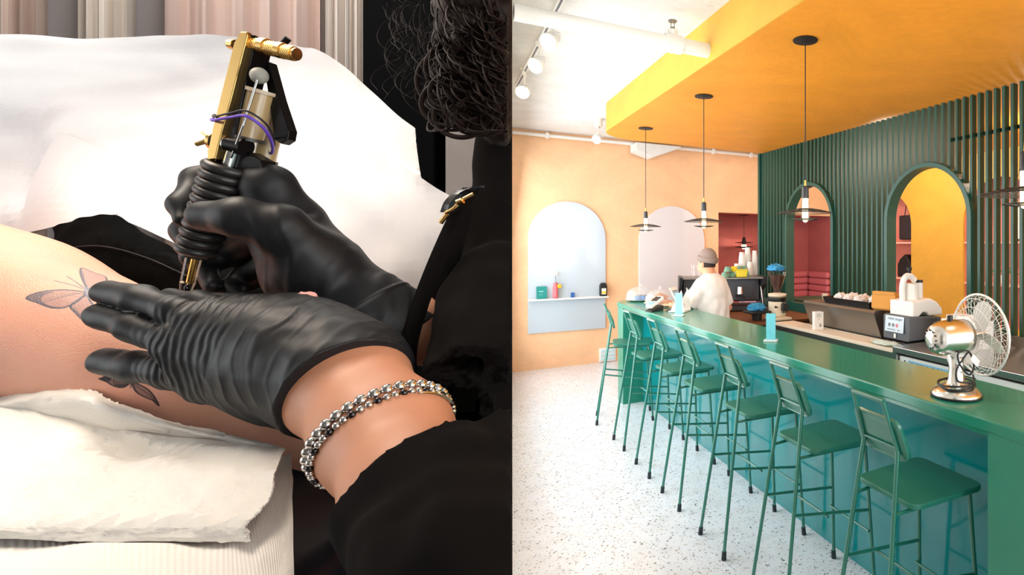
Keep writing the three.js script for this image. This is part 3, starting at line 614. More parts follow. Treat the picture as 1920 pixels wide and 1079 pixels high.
{ // tray with wrapped napkins, paper bag
  const o = thing('serving_tray', 'black rectangular tray on the steel hood', 'tray', [3.44, 1.152, -4.02]);
  part(o, 'tray_base', [rb(0.3, 0.008, 0.64, 0.003, 0, 0.004, 0)], mat.black);
  for (const [w, d, x, z, rx, rz] of [[0.32, 0.008, 0, 0.325, 0.45, 0], [0.32, 0.008, 0, -0.325, -0.45, 0]]) part(o, 'tray_side', [new THREE.BoxGeometry(w, 0.06, d).rotateX(rx).translate(x, 0.03, z)], mat.black);
  for (const s of [-1, 1]) part(o, 'tray_side', [new THREE.BoxGeometry(0.008, 0.06, 0.66).rotateZ(-s * 0.45).translate(s * 0.158, 0.03, 0)], mat.black);
  const pl = canvasTex(256, 256, (c, w) => { c.fillStyle = '#f4f0ee'; c.fillRect(0, 0, w, w); c.strokeStyle = '#b48c94'; c.lineWidth = 3; for (let k = -256; k < 256; k += 26) { c.beginPath(); c.moveTo(k, 0); c.lineTo(k + 256, 256); c.stroke(); } });
  const nap = M(0xffffff, { map: pl, roughness: 0.85 });
  const spots = [[-0.03, -0.23], [0.05, -0.135], [-0.055, -0.075], [0.05, 0.03], [-0.055, 0.085], [0.03, 0.2]];
  const tl = ['at the far end', 'second from the far end', 'in the middle near the front', 'in the middle near the back', 'near the paper bag, front', 'next to the paper bag'];
  spots.forEach(([x, z], i) => { const q = solo('wrapped_pastry', 'pastry wrapped in striped white paper ' + tl[i] + ' of the tray', 'wrapped pastry', [crumple(0.1, 0.1, 0.12, i * 5 + 3, 24)], nap, 'wrapped pastries on the tray'); q.position.set(3.44 + x, 1.162, -4.02 + z); q.rotation.y = i; });
  const b = thing('paper_bag', 'brown paper bag with a folded top beside the food processor', 'paper bag', [3.36, 1.152, -3.56], 0.2);
  const bg = rb(0.14, 0.15, 0.24, 0.02, 0, 0.075, 0, 5), p = bg.attributes.position;
  for (let i = 0; i < p.count; i++) { const x = p.getX(i), y = p.getY(i), z = p.getZ(i); p.setX(i, x * (1 - 0.55 * Math.max(0, (y - 0.07) / 0.08)) + 0.008 * noise3(x * 20, y * 20, z * 20)); p.setZ(i, z + 0.01 * noise3(x * 18 + 4, y * 18, z * 18)); }
  bg.computeVertexNormals();
  part(b, 'bag_body', [bg], mat.kraft);
  part(b, 'folded_top', [rb(0.05, 0.03, 0.235, 0.006, -0.02, 0.145, 0)], mat.kraft);
}
{ // food processor
  const o = thing('food_processor', 'white and grey commercial food processor on the prep counter', 'food processor', [3.40, 0.905, -3.30], 0);
  const tex = canvasTex(256, 160, (c, w, h) => { c.fillStyle = '#d3e2ee'; c.fillRect(0, 0, w, h); c.fillStyle = '#1b2d44'; c.font = 'italic bold 34px sans-serif'; c.textAlign = 'center'; c.fillText('robot coupe', w / 2, 40); const cs = ['#222', '#333', '#d2404a']; for (let k = 0; k < 3; k++) { c.fillStyle = cs[k]; c.beginPath(); c.arc(60 + k * 52, 92, 17, 0, 7); c.fill(); c.fillStyle = '#e6eef4'; c.fillRect(56 + k * 52, 84, 8, 16); } c.fillStyle = '#1b2d44'; for (let k = 0; k < 9; k++) c.fillRect(36 + k * 12, 132, 8, 9); c.fillRect(176, 134, 30, 6); });
  part(o, 'motor_base', [extr([[-0.19, 0.035], [0.2, 0.035], [0.2, 0.19], [-0.17, 0.21], [-0.19, 0.2]], 0.24, 0.008).translate(0, 0, -0.12)], mat.grey);
  part(o, 'foot', [rb(0.42, 0.025, 0.22, 0.006, 0, 0.0125, 0), rod([-0.15, 0.02, 0.06], [-0.15, 0.04, 0.06], 0.015), rod([0.15, 0.02, -0.06], [0.15, 0.04, -0.06], 0.015)], mat.black);
  // badge faces the aisle (-x)
  part(o, 'badge', [new THREE.PlaneGeometry(0.185, 0.115).rotateY(-Math.PI / 2).rotateZ(-0.1).translate(-0.2005, 0.145, -0.005)], M(0xffffff, { map: tex, roughness: 0.5 }));
  part(o, 'switch', [bx(0.006, 0.03, 0.018, -0.2, 0.062, 0.0)], mat.paperWhite);
  const hp = [[-0.13, 0.2], [-0.13, 0.31], [0.1, 0.325], [0.17, 0.3], [0.235, 0.25], [0.24, 0.2], [0.08, 0.2], [0.05, 0.225], [0.0, 0.23], [-0.05, 0.2]];
  part(o, 'bowl_head', [extr(hp, 0.2, 0.014).translate(0, 0, -0.1)], mat.whitePlastic);
  part(o, 'feed_chute', [rod([-0.02, 0.31, 0], [-0.02, 0.43, 0], 0.062, 0.06, 26)], mat.whitePlastic);
  part(o, 'small_chute', [rod([0.085, 0.31, 0.0], [0.085, 0.435, 0.0], 0.034, 0.034, 18)], mat.whitePlastic);
  part(o, 'pusher_cap', [rod([0.085, 0.435, 0], [0.085, 0.455, 0], 0.034, 0.034, 18)], mat.black);
  part(o, 'handle_arm', [tube([[-0.11, 0.3, 0], [-0.11, 0.42, 0], [-0.08, 0.475, 0], [-0.02, 0.485, 0], [0.035, 0.455, 0]], 0.024, 24, 10)], mat.whitePlastic);
  part(o, 'knob', [lathe([[0, 0.49], [0.014, 0.49], [0.012, 0.52], [0.022, 0.53], [0.022, 0.55], [0, 0.552]], 16, -0.03, 0, 0)], mat.black);
  o.scale.set(0.95, 1.14, 1.14);
}
{
  const o = thing('white_carton', 'plain white carton standing behind the chrome fan', 'carton', [3.45, 0.95, -2.78], 0.0);
  part(o, 'carton_body', [bx(0.22, 0.2, 0.3, 0, 0.1, 0)], mat.paperWhite);
  part(o, 'lid_flap', [bx(0.16, 0.03, 0.14, 0, 0.215, -0.06)], mat.paperWhite);
  const d = thing('steel_bowl', 'shallow steel bowl beside the white carton', 'bowl', [3.64, 0.951, -2.98]);
  part(d, 'bowl_shell', [lathe([[0, 0], [0.05, 0.0], [0.1, 0.05], [0.104, 0.05], [0.055, -0.004], [0, -0.004]], 26, 0, 0.004, 0)], mat.steel);
  solo('dish_cloth', 'pale green and white cloth crumpled on the board corner', 'cloth', [crumple(0.12, 0.035, 0.3, 31)], M(srgb(206, 222, 214), { roughness: 0.9 }), null, [3.14, 0.906, -3.32]);
}
// dark green low table, cup and lilac cushion seen through the first arch
{
  const o = thing('side_counter', 'dark green low counter seen through the smaller arch', 'counter', [4.45, 0, -6.0]);
  part(o, 'carcass', [span(-0.3, 0.3, 0, 0.95, -0.45, 0.45)], mat.darkGreen);
  part(o, 'worktop', [span(-0.32, 0.32, 0.95, 0.98, -0.47, 0.47)], mat.darkGreen);
  solo('takeaway_cup', 'small white cup on the dark green counter in the arch', 'paper cup', [lathe([[0, 0], [0.032, 0], [0.042, 0.1], [0.038, 0.1], [0.03, 0.004], [0, 0.004]], 18)], mat.cream, null, [4.35, 0.98, -5.75]);
  const c = solo('lilac_cushion', 'lilac cushion leaning on the pink banquette', 'cushion', [crumple(0.42, 0.5, 0.16, 77, 30, 0.3)], M(srgb(186, 160, 186), { roughness: 0.9 }), null, [4.75, 0.43, -8.5]);
}
// bags and things in the niches
{
  const bagM = M(srgb(44, 34, 40), { roughness: 0.7 });
  const t = thing('tote_bag', 'dark tote bag hanging above the upper niche shelf', 'bag', [6.6, 1.8, -6.50], 0);
  part(t, 'bag_body', [rb(0.1, 0.4, 0.3, 0.03, 0, 0.2, 0)], bagM);
  part(t, 'strap', [tube([[0, 0.38, -0.06], [0, 0.62, -0.01], [0, 0.66, 0.0], [0, 0.62, 0.01], [0, 0.38, 0.06]], 0.008, 20)], bagM);
  const p = thing('drawstring_pouch', 'small black drawstring pouch on the lower niche shelf', 'pouch', [6.6, 1.19, -6.5], 0);
  part(p, 'pouch_body', [extr([[-0.16, 0], [0.14, 0], [0.15, 0.2], [0.06, 0.34], [0, 0.37], [-0.1, 0.3], [-0.16, 0.2]], 0.1, 0.02).rotateY(-Math.PI / 2).translate(0.05, 0, 0)], mat.black);
  part(p, 'cord', [tube([[0, 0.35, 0.04], [0, 0.36, 0.12], [0, 0.3, 0.2], [0, 0.24, 0.21]], 0.014, 16)], mat.black);
  const art = canvasTex(128, 192, (c, w, h) => { c.fillStyle = '#f5f2ee'; c.fillRect(0, 0, w, h); c.strokeStyle = '#555'; c.lineWidth = 3; for (let k = 0; k < 6; k++) { c.beginPath(); c.moveTo(64, 150); c.quadraticCurveTo(30 + k * 14, 110 - k * 8, 24 + k * 18, 60 + (k % 3) * 16); c.stroke(); } c.fillStyle = '#c86'; for (let k = 0; k < 5; k++) { c.beginPath(); c.arc(28 + k * 18, 58 + (k % 3) * 16, 7, 0, 7); c.fill(); } });
  const f = thing('framed_print', 'black framed botanical print behind the slats in the far right niche', 'framed print', [6.62, 1.77, -4.35], 0);
  part(f, 'frame', [bx(0.025, 0.5, 0.4, 0, 0.25, 0)], mat.black);
  part(f, 'print', [new THREE.PlaneGeometry(0.35, 0.45).rotateY(-Math.PI / 2).translate(-0.0135, 0.25, 0)], M(0xffffff, { map: art }));
  const pl = thing('potted_plant', 'small green trailing plant on the lower shelf behind the slats', 'plant', [6.6, 1.19, -4.75], 0);
  part(pl, 'pot', [lathe([[0, 0], [0.05, 0], [0.065, 0.11], [0.058, 0.11], [0.05, 0.02], [0, 0.02]], 18)], mat.paperWhite);
  for (let k = 0; k < 12; k++) { const a = k * 2.4, l = 0.1 + 0.06 * (k % 3); const leaf = new THREE.SphereGeometry(1, 8, 5).scale(0.028, 0.006, 0.05).rotateX(-0.6).translate(0, 0.14 + 0.02 * (k % 4), l).rotateY(a); part(pl, 'leaf', leaf, M(srgb(90, 140, 70))); }
}
// ---------------------------------------------------------------- things on the bar
{ // chrome fan
  const o = thing('desk_fan', 'chrome desk fan with a round wire cage on the bar', 'fan', [1.885, BAR, -1.575], 0);
  part(o, 'base', [lathe([[0, 0], [0.1, 0], [0.104, 0.008], [0.098, 0.02], [0.085, 0.034], [0.045, 0.05], [0.034, 0.07], [0.03, 0.12], [0.034, 0.17], [0, 0.175]], 36)], mat.chrome);
  part(o, 'base_ring', [new THREE.TorusGeometry(0.1, 0.006, 8, 40).rotateX(Math.PI / 2).translate(0, 0.006, 0)], mat.black);
  part(o, 'neck', [rb(0.06, 0.06, 0.06, 0.015, 0, 0.165, 0)], mat.whitePlastic);
  const axis = V(0.978, 0.03, 0.208).normalize();                       // towards the cage
  const fr = new THREE.Matrix4().makeBasis(V(0, 1, 0).cross(axis).normalize(), V(0, 1, 0), axis);
  const hc = V(0.01, 0.25, 0), place = (g) => g.applyMatrix4(fr).translate(hc.x, hc.y, hc.z);
  const prof = [[0, -0.145], [0.03, -0.142], [0.055, -0.125], [0.07, -0.095], [0.075, -0.05], [0.073, 0.02], [0.07, 0.04], [0, 0.04]];
  const mo = part(o, 'motor_housing', [place(lathe(prof, 40).rotateX(Math.PI / 2))], mat.chrome);
  const vents = []; for (let k = 0; k < 12; k++) { const a = k / 12 * 6.283; vents.push(place(bx(0.006, 0.026, 0.004, 0, 0.035, 0).rotateX(-0.45).translate(0, 0.0, -0.1215).rotateZ(a))); }
  part(mo, 'vent_slots', vents, mat.black);
  part(o, 'oscillation_knob', [place(rod([0, 0.07, -0.04], [0, 0.092, -0.04], 0.013, 0.012, 16))], mat.black);
  const cageC = 0.112, R = 0.172;
  const bulge = (q) => 0.055 * Math.sqrt(Math.max(0, 1 - (q / R) ** 2));
  const wires = (sgn) => { const gs = []; for (let k = 0; k < 40; k++) { const a = k / 40 * 6.2832, pts = []; for (let i = 0; i <= 6; i++) { const q = 0.035 + (R - 0.035) * Math.sin(i / 6 * Math.PI / 2), aa = a + sgn * 0.5 * (q / R); pts.push([Math.cos(aa) * q, Math.sin(aa) * q, cageC + sgn * bulge(q)]); } gs.push(place(tube(pts, 0.0011, 8, 4))); } return gs; };
  const white = MP(srgb(232, 230, 226), { roughness: 0.3, metalness: 0.2 });
  part(o, 'rear_cage', wires(-1).concat([0.035, 0.08, 0.12, 0.155].map((q) => place(new THREE.TorusGeometry(q, 0.0014, 4, 48).translate(0, 0, cageC - bulge(q))))), white);
  part(o, 'front_cage', wires(1).concat([0.035, 0.08, 0.12, 0.155].map((q) => place(new THREE.TorusGeometry(q, 0.0014, 4, 48).translate(0, 0, cageC + bulge(q))))), white);
  part(o, 'cage_rim', [place(new THREE.TorusGeometry(R, 0.005, 8, 60).translate(0, 0, cageC))], white);
  part(o, 'hub', [place(rod([0, 0, 0.03], [0, 0, 0.13], 0.028, 0.024, 20))], mat.chrome);
  for (let k = 0; k < 4; k++) {
    const sh = new THREE.Shape(); sh.moveTo(0.02, -0.018); sh.bezierCurveTo(0.06, -0.055, 0.14, -0.065, 0.152, -0.01); sh.bezierCurveTo(0.155, 0.03, 0.08, 0.035, 0.02, 0.018); sh.closePath();
    part(o, 'blade', [place(extr(sh, 0.002).rotateX(0.45).rotateZ(k * Math.PI / 2 + 0.35).translate(0, 0, cageC))], white);
  }
  const cd = [];
  cd.push(tube([[0.0, 0.2, 0.04], [-0.05, 0.19, 0.05], [-0.045, 0.15, 0.055], [0.01, 0.1, 0.06], [0.05, 0.13, 0.05], [0.02, 0.19, 0.05], [-0.03, 0.17, 0.06], [-0.06, 0.12, 0.05], [-0.05, 0.08, 0.05], [0.03, 0.07, 0.062], [0.07, 0.085, 0.03]], 0.0042, 80, 8));
  const coil = []; for (let k = 0; k <= 40; k++) { const a = k / 40 * 6.2832 * 2 + 1; coil.push([Math.cos(a) * (0.075 + 0.004 * Math.sin(a * 3)), 0.045 + 0.006 * Math.sin(a * 1.7) + k * 0.0003, Math.sin(a) * 0.075]); }
  cd.push(tube(coil, 0.0042, 120, 8));
  part(o, 'power_cord', cd, mat.black, 'black cord wound round the stand');
  part(o, 'cord_tag', [new THREE.BoxGeometry(0.03, 0.055, 0.003).rotateZ(0.9).translate(0.045, 0.155, 0.06)], mat.paperWhite);
}
function standSign(pos, turn, label, h) {
  const o = thing('sign_holder', label, 'sign holder', pos, turn, 'clear sign holders on the bar');
  part(o, 'base', [extr([[-0.045, -0.03], [0.045, -0.03], [0.045, 0.03], [-0.045, 0.03]], 0.006, 0.003).rotateX(-Math.PI / 2).translate(0, 0.002, 0)], MP(srgb(214, 226, 228), { roughness: 0.15 }));
  part(o, 'insert', [bx(0.062, h, 0.002, 0, 0.012 + h / 2, 0)], M(srgb(150, 222, 226), { roughness: 0.5 }));
  part(o, 'acrylic_front', [bx(0.068, h + 0.008, 0.002, 0, 0.012 + h / 2, 0.004)], mat.acrylic);
  part(o, 'acrylic_back', [bx(0.068, h + 0.008, 0.002, 0, 0.012 + h / 2, -0.004)], mat.acrylic);
}
standSign([1.90, BAR + 0.001, -3.10], -0.7, 'pale turquoise sign holder near the middle of the bar', 0.17);
standSign([1.865, BAR + 0.001, -4.62], -0.65, 'pale turquoise sign holder in front of the tablet', 0.19);
{ // tablet on a stand
  const o = thing('tablet_stand', 'white tablet till on a slanted stand by the barista', 'tablet', [2.0, BAR + 0.001, -4.93], 0.85);
  part(o, 'base', [rb(0.2, 0.014, 0.16, 0.006, 0, 0.007, 0)], mat.whitePlastic);
  const t = part(o, 'tablet', [rb(0.165, 0.235, 0.012, 0.01, 0, 0, 0).rotateX(-0.5).translate(0, 0.125, -0.02)], mat.whitePlastic);
  part(t, 'screen', [new THREE.PlaneGeometry(0.13, 0.17).translate(0, 0, 0.0065).rotateX(-0.5).translate(0, 0.125, -0.02)], MP(srgb(110, 140, 160), { roughness: 0.12 }));
  part(o, 'side_wing', [extr([[-0.08, 0], [0.06, 0], [-0.05, 0.2]], 0.008, 0.002).rotateY(Math.PI / 2).translate(0.09, 0.012, 0)], mat.whitePlastic);
  part(o, 'side_wing', [extr([[-0.08, 0], [0.06, 0], [-0.05, 0.2]], 0.008, 0.002).rotateY(Math.PI / 2).translate(-0.098, 0.012, 0)], mat.whitePlastic);
}
{ // card reader on a tilted dock
  const o = thing('card_reader', 'black and white card reader on a tilted dock', 'card reader', [1.79, BAR + 0.001, -5.08], 0.5);
  part(o, 'dock', [extr([[-0.07, 0], [0.1, 0], [0.1, 0.05], [-0.07, 0.012]], 0.075, 0.004).translate(0, 0, -0.037)], mat.black);
  const g = rb(0.19, 0.035, 0.082, 0.01, 0, 0, 0).rotateZ(0.42).translate(0.02, 0.085, 0);
  part(o, 'reader', [g], mat.whitePlastic);
  part(o, 'keypad', [rb(0.085, 0.006, 0.07, 0.003, 0.03, 0.018, 0).rotateZ(0.42).translate(0.02, 0.085, 0)], mat.black);
  part(o, 'display', [rb(0.06, 0.005, 0.068, 0.002, -0.055, 0.018, 0).rotateZ(0.42).translate(0.02, 0.085, 0)], M(srgb(140, 180, 190), { roughness: 0.2 }));
  part(o, 'cable', [tube([[0.1, 0.02, 0.03], [0.16, 0.006, 0.07], [0.13, 0.006, 0.13], [0.05, 0.006, 0.12]], 0.004, 24)], mat.black);
}
function dome(pos, label, fill) {
  const o = thing('cake_dome', label, 'cake dome', pos, 0, 'clear pastry domes on the bar');
  part(o, 'plate', [lathe([[0, 0], [0.09, 0], [0.145, 0.016], [0.147, 0.02], [0.09, 0.008], [0, 0.008]], 34)], mat.whitePlastic);
  part(o, 'dome', [lathe([[0.138, 0.02], [0.138, 0.06], [0.12, 0.1], [0.08, 0.13], [0.03, 0.142], [0, 0.143]], 34)], mat.domeGlass);
  part(o, 'knob', [ball(0.014, 0, 0.156, 0)], mat.domeGlass);
  o.scale.setScalar(1.16);
}
dome([2.0, BAR, -6.1], 'clear cake dome over wrapped snacks at the far end of the bar');
dome([2.05, BAR, -5.60], 'clear cake dome over golden croissants beside the card reader');
{
  const crust = M(srgb(206, 128, 52), { roughness: 0.5 });
  const cro = () => { const gs = []; for (let k = -3; k <= 3; k++) { const r = 0.026 - 0.0045 * Math.abs(k); gs.push(new THREE.SphereGeometry(r, 10, 8).scale(1, 0.95, 1.15).translate(k * 0.019, r * 0.9, 0.0035 * k * k)); } return join(gs); };
  const cg = cro();
  [[-0.05, 0.012, -0.045, 1.3, 'at the back left'], [0.05, 0.012, -0.045, 1.8, 'at the back right'], [0.0, 0.012, 0.055, 0.1, 'at the front'], [0.0, 0.057, -0.02, 0.2, 'on top of the others']].forEach(([x, y, z, t, w]) => { const q = solo('croissant', 'golden croissant ' + w + ' under the second dome', 'croissant', cg, crust, 'croissants under the dome'); q.position.set(2.05 + x * 1.2, BAR + y * 1.2, -5.60 + z * 1.2); q.rotation.y = t; q.scale.setScalar(1.25); });
  const bl = M(srgb(40, 120, 190), { roughness: 0.4 }), br = M(srgb(120, 92, 60), { roughness: 0.6 });
  [[-0.05, 0.05, bl, 'blue wrapped snack'], [0.02, 0.06, bl, 'second blue wrapped snack'], [0.06, -0.02, br, 'brown loaf slice'], [0.0, -0.06, br, 'brown loaf end']].forEach(([x, z, m, w], i) => { const q = solo('snack', w + ' under the far cake dome', 'snack', [rb(0.07, 0.05, 0.05, 0.012, 0, 0.025, 0)], m, 'snacks under the far dome'); q.position.set(2.0 + x, BAR + 0.014, -6.1 + z); q.rotation.y = i * 0.8; });
  const w = thing('cling_film_tray', 'plastic wrapped tray behind the far cake dome', 'tray', [2.12, BAR, -6.28]);
  // cups and stirrers on the espresso counter
  const st = thing('stirrer_cup', 'white cup of wooden stirrers beside the espresso machine', 'cup', [2.62, 0.9, -6.3]);
  scene.remove(w);
  part(st, 'cup', [lathe([[0, 0], [0.036, 0], [0.044, 0.12], [0.04, 0.12], [0.034, 0.004], [0, 0.004]], 20)], mat.paperWhite);
  for (let k = 0; k < 7; k++) part(st, 'stirrer', [rod([0.015 * Math.cos(k), 0.01, 0.015 * Math.sin(k)], [0.034 * Math.cos(k), 0.2, 0.034 * Math.sin(k)], 0.003, 0.003, 5)], M(srgb(214, 178, 120)));
  const jar = thing('canister', 'plain white canister beside the stirrers', 'canister', [2.70, 0.9, -6.52]);
  part(jar, 'body', [lathe([[0, 0], [0.055, 0], [0.055, 0.3], [0.045, 0.31], [0, 0.31]], 22)], mat.whitePlastic);
  part(jar, 'lid', [rod([0, 0.31, 0], [0, 0.33, 0], 0.05, 0.05, 20)], mat.whitePlastic);
  const bo = thing('syrup_bottle', 'dark syrup bottle next to the espresso machine', 'bottle', [2.64, 0.9, -5.95]);
  part(bo, 'bottle_body', [lathe([[0, 0], [0.032, 0], [0.032, 0.17], [0.012, 0.22], [0.012, 0.26], [0, 0.26]], 18)], mat.black);
  part(bo, 'cap', [rod([0, 0.26, 0], [0, 0.28, 0], 0.014, 0.014, 12)], mat.whitePlastic);
}
// ---------------------------------------------------------------- implicit surfaces (bodies, gloves, clothes)
function nets(f, lo, hi, cell) {                                      // naive surface nets with block skipping
  const n = [0, 1, 2].map((i) => Math.ceil((hi[i] - lo[i]) / cell) + 1), [nx, ny, nz] = n, B = 6;
  const F = new Float32Array(nx * ny * nz).fill(1), id = (i, j, k) => (k * ny + j) * nx + i;
  for (let k0 = 0; k0 < nz; k0 += B) for (let j0 = 0; j0 < ny; j0 += B) for (let i0 = 0; i0 < nx; i0 += B) {
    const h = B / 2 * cell, c = f(lo[0] + i0 * cell + h, lo[1] + j0 * cell + h, lo[2] + k0 * cell + h), skip = Math.abs(c) > h * 2.0 + 0.006;
    for (let k = k0; k < Math.min(nz, k0 + B); k++) for (let j = j0; j < Math.min(ny, j0 + B); j++) for (let i = i0; i < Math.min(nx, i0 + B); i++)
      F[id(i, j, k)] = skip ? c : f(lo[0] + i * cell, lo[1] + j * cell, lo[2] + k * cell);
  }
  const vid = new Int32Array(nx * ny * nz).fill(-1), P = [], I = [];
  const E = [[0, 1], [2, 3], [4, 5], [6, 7], [0, 2], [1, 3], [4, 6], [5, 7], [0, 4], [1, 5], [2, 6], [3, 7]];
  for (let k = 0; k < nz - 1; k++) for (let j = 0; j < ny - 1; j++) for (let i = 0; i < nx - 1; i++) {
    const v = []; let m = 0;
    for (let c = 0; c < 8; c++) { v[c] = F[id(i + (c & 1), j + (c >> 1 & 1), k + (c >> 2))]; if (v[c] < 0) m |= 1 << c; }
    if (m === 0 || m === 255) continue;
    let x = 0, y = 0, z = 0, q = 0;
    for (const [a, b] of E) if ((v[a] < 0) !== (v[b] < 0)) {
      const t = v[a] / (v[a] - v[b]);
      x += (a & 1) + t * ((b & 1) - (a & 1)); y += (a >> 1 & 1) + t * ((b >> 1 & 1) - (a >> 1 & 1)); z += (a >> 2) + t * ((b >> 2) - (a >> 2)); q++;
    }
    vid[id(i, j, k)] = P.length / 3;
    P.push(lo[0] + (i + x / q) * cell, lo[1] + (j + y / q) * cell, lo[2] + (k + z / q) * cell);
  }
  const quad = (a, b, c, d, flip) => { if (a < 0 || b < 0 || c < 0 || d < 0) return; if (flip) I.push(a, c, b, a, d, c); else I.push(a, b, c, a, c, d); };
  for (let k = 1; k < nz - 1; k++) for (let j = 1; j < ny - 1; j++) for (let i = 1; i < nx - 1; i++) {
    const s = F[id(i, j, k)] < 0;
    if (s !== F[id(i + 1, j, k)] < 0) quad(vid[id(i, j - 1, k - 1)], vid[id(i, j, k - 1)], vid[id(i, j, k)], vid[id(i, j - 1, k)], !s);
    if (s !== F[id(i, j + 1, k)] < 0) quad(vid[id(i - 1, j, k - 1)], vid[id(i - 1, j, k)], vid[id(i, j, k)], vid[id(i, j, k - 1)], !s);
    if (s !== F[id(i, j, k + 1)] < 0) quad(vid[id(i - 1, j - 1, k)], vid[id(i, j - 1, k)], vid[id(i, j, k)], vid[id(i - 1, j, k)], !s);
  }
  const N = new Float32Array(P.length), e = cell * 0.5;
  for (let i = 0; i < P.length; i += 3) {
    const x = P[i], y = P[i + 1], z = P[i + 2];
    let a = f(x + e, y, z) - f(x - e, y, z), b = f(x, y + e, z) - f(x, y - e, z), c = f(x, y, z + e) - f(x, y, z - e);
    const l = Math.hypot(a, b, c) || 1; N[i] = a / l; N[i + 1] = b / l; N[i + 2] = c / l;
  }
  const g = new THREE.BufferGeometry();
  g.setAttribute('position', new THREE.Float32BufferAttribute(P, 3));
  g.setAttribute('normal', new THREE.BufferAttribute(N, 3));
  g.setAttribute('uv', new THREE.BufferAttribute(new Float32Array(P.length / 3 * 2), 2));
  g.setIndex(I);
  return g;
}
const smin = (a, b, k) => { if (k <= 0) return Math.min(a, b); const h = Math.max(0, k - Math.abs(a - b)) / k; return Math.min(a, b) - h * h * k * 0.25; };
// tapered capsule distance, optional squash along a direction q (unit) by factor s (>1 flattens)
function cap(a, b, ra, rb_) {
  const bx_ = b.x - a.x, by = b.y - a.y, bz = b.z - a.z, L2 = bx_ * bx_ + by * by + bz * bz || 1e-9;
  return (x, y, z) => { const px = x - a.x, py = y - a.y, pz = z - a.z; let t = (px * bx_ + py * by + pz * bz) / L2; t = t < 0 ? 0 : t > 1 ? 1 : t; return Math.hypot(px - t * bx_, py - t * by, pz - t * bz) - (ra + (rb_ - ra) * t); };
}
function flatCap(a, b, ra, rb_, q, s) {                               // section squashed along q: half-thickness r / s
  const c = cap(a, b, ra, rb_), mid = a.clone().add(b).multiplyScalar(0.5);
  return (x, y, z) => { const d = (x - mid.x) * q.x + (y - mid.y) * q.y + (z - mid.z) * q.z, e = d * (s - 1); return c(x + q.x * e, y + q.y * e, z + q.z * e) / (1 + (s - 1) * 0.55); };
}
const ell = (c, r) => (x, y, z) => { const a = (x - c.x) / r.x, b = (y - c.y) / r.y, d = (z - c.z) / r.z, k = Math.hypot(a, b, d); return (k - 1) * Math.min(r.x, r.y, r.z) * (k < 1 ? 1 : (Math.hypot(x - c.x, y - c.y, z - c.z) / Math.max(k, 1e-6)) / Math.min(r.x, r.y, r.z) * 0.9); };
const blend = (fs, k) => (x, y, z) => { let d = 1e3; for (const f of fs) d = smin(d, f(x, y, z), k); return d; };
const skinTone = fieldTex(256, (x, y) => { const v = 1 - 0.04 * tile(x, y, 9) - 0.03 * tile(x, y, 34, 5); return [v, v * (0.985 + 0.02 * tile(x, y, 6, 9)), v * 0.98]; }, [6, 6], true);
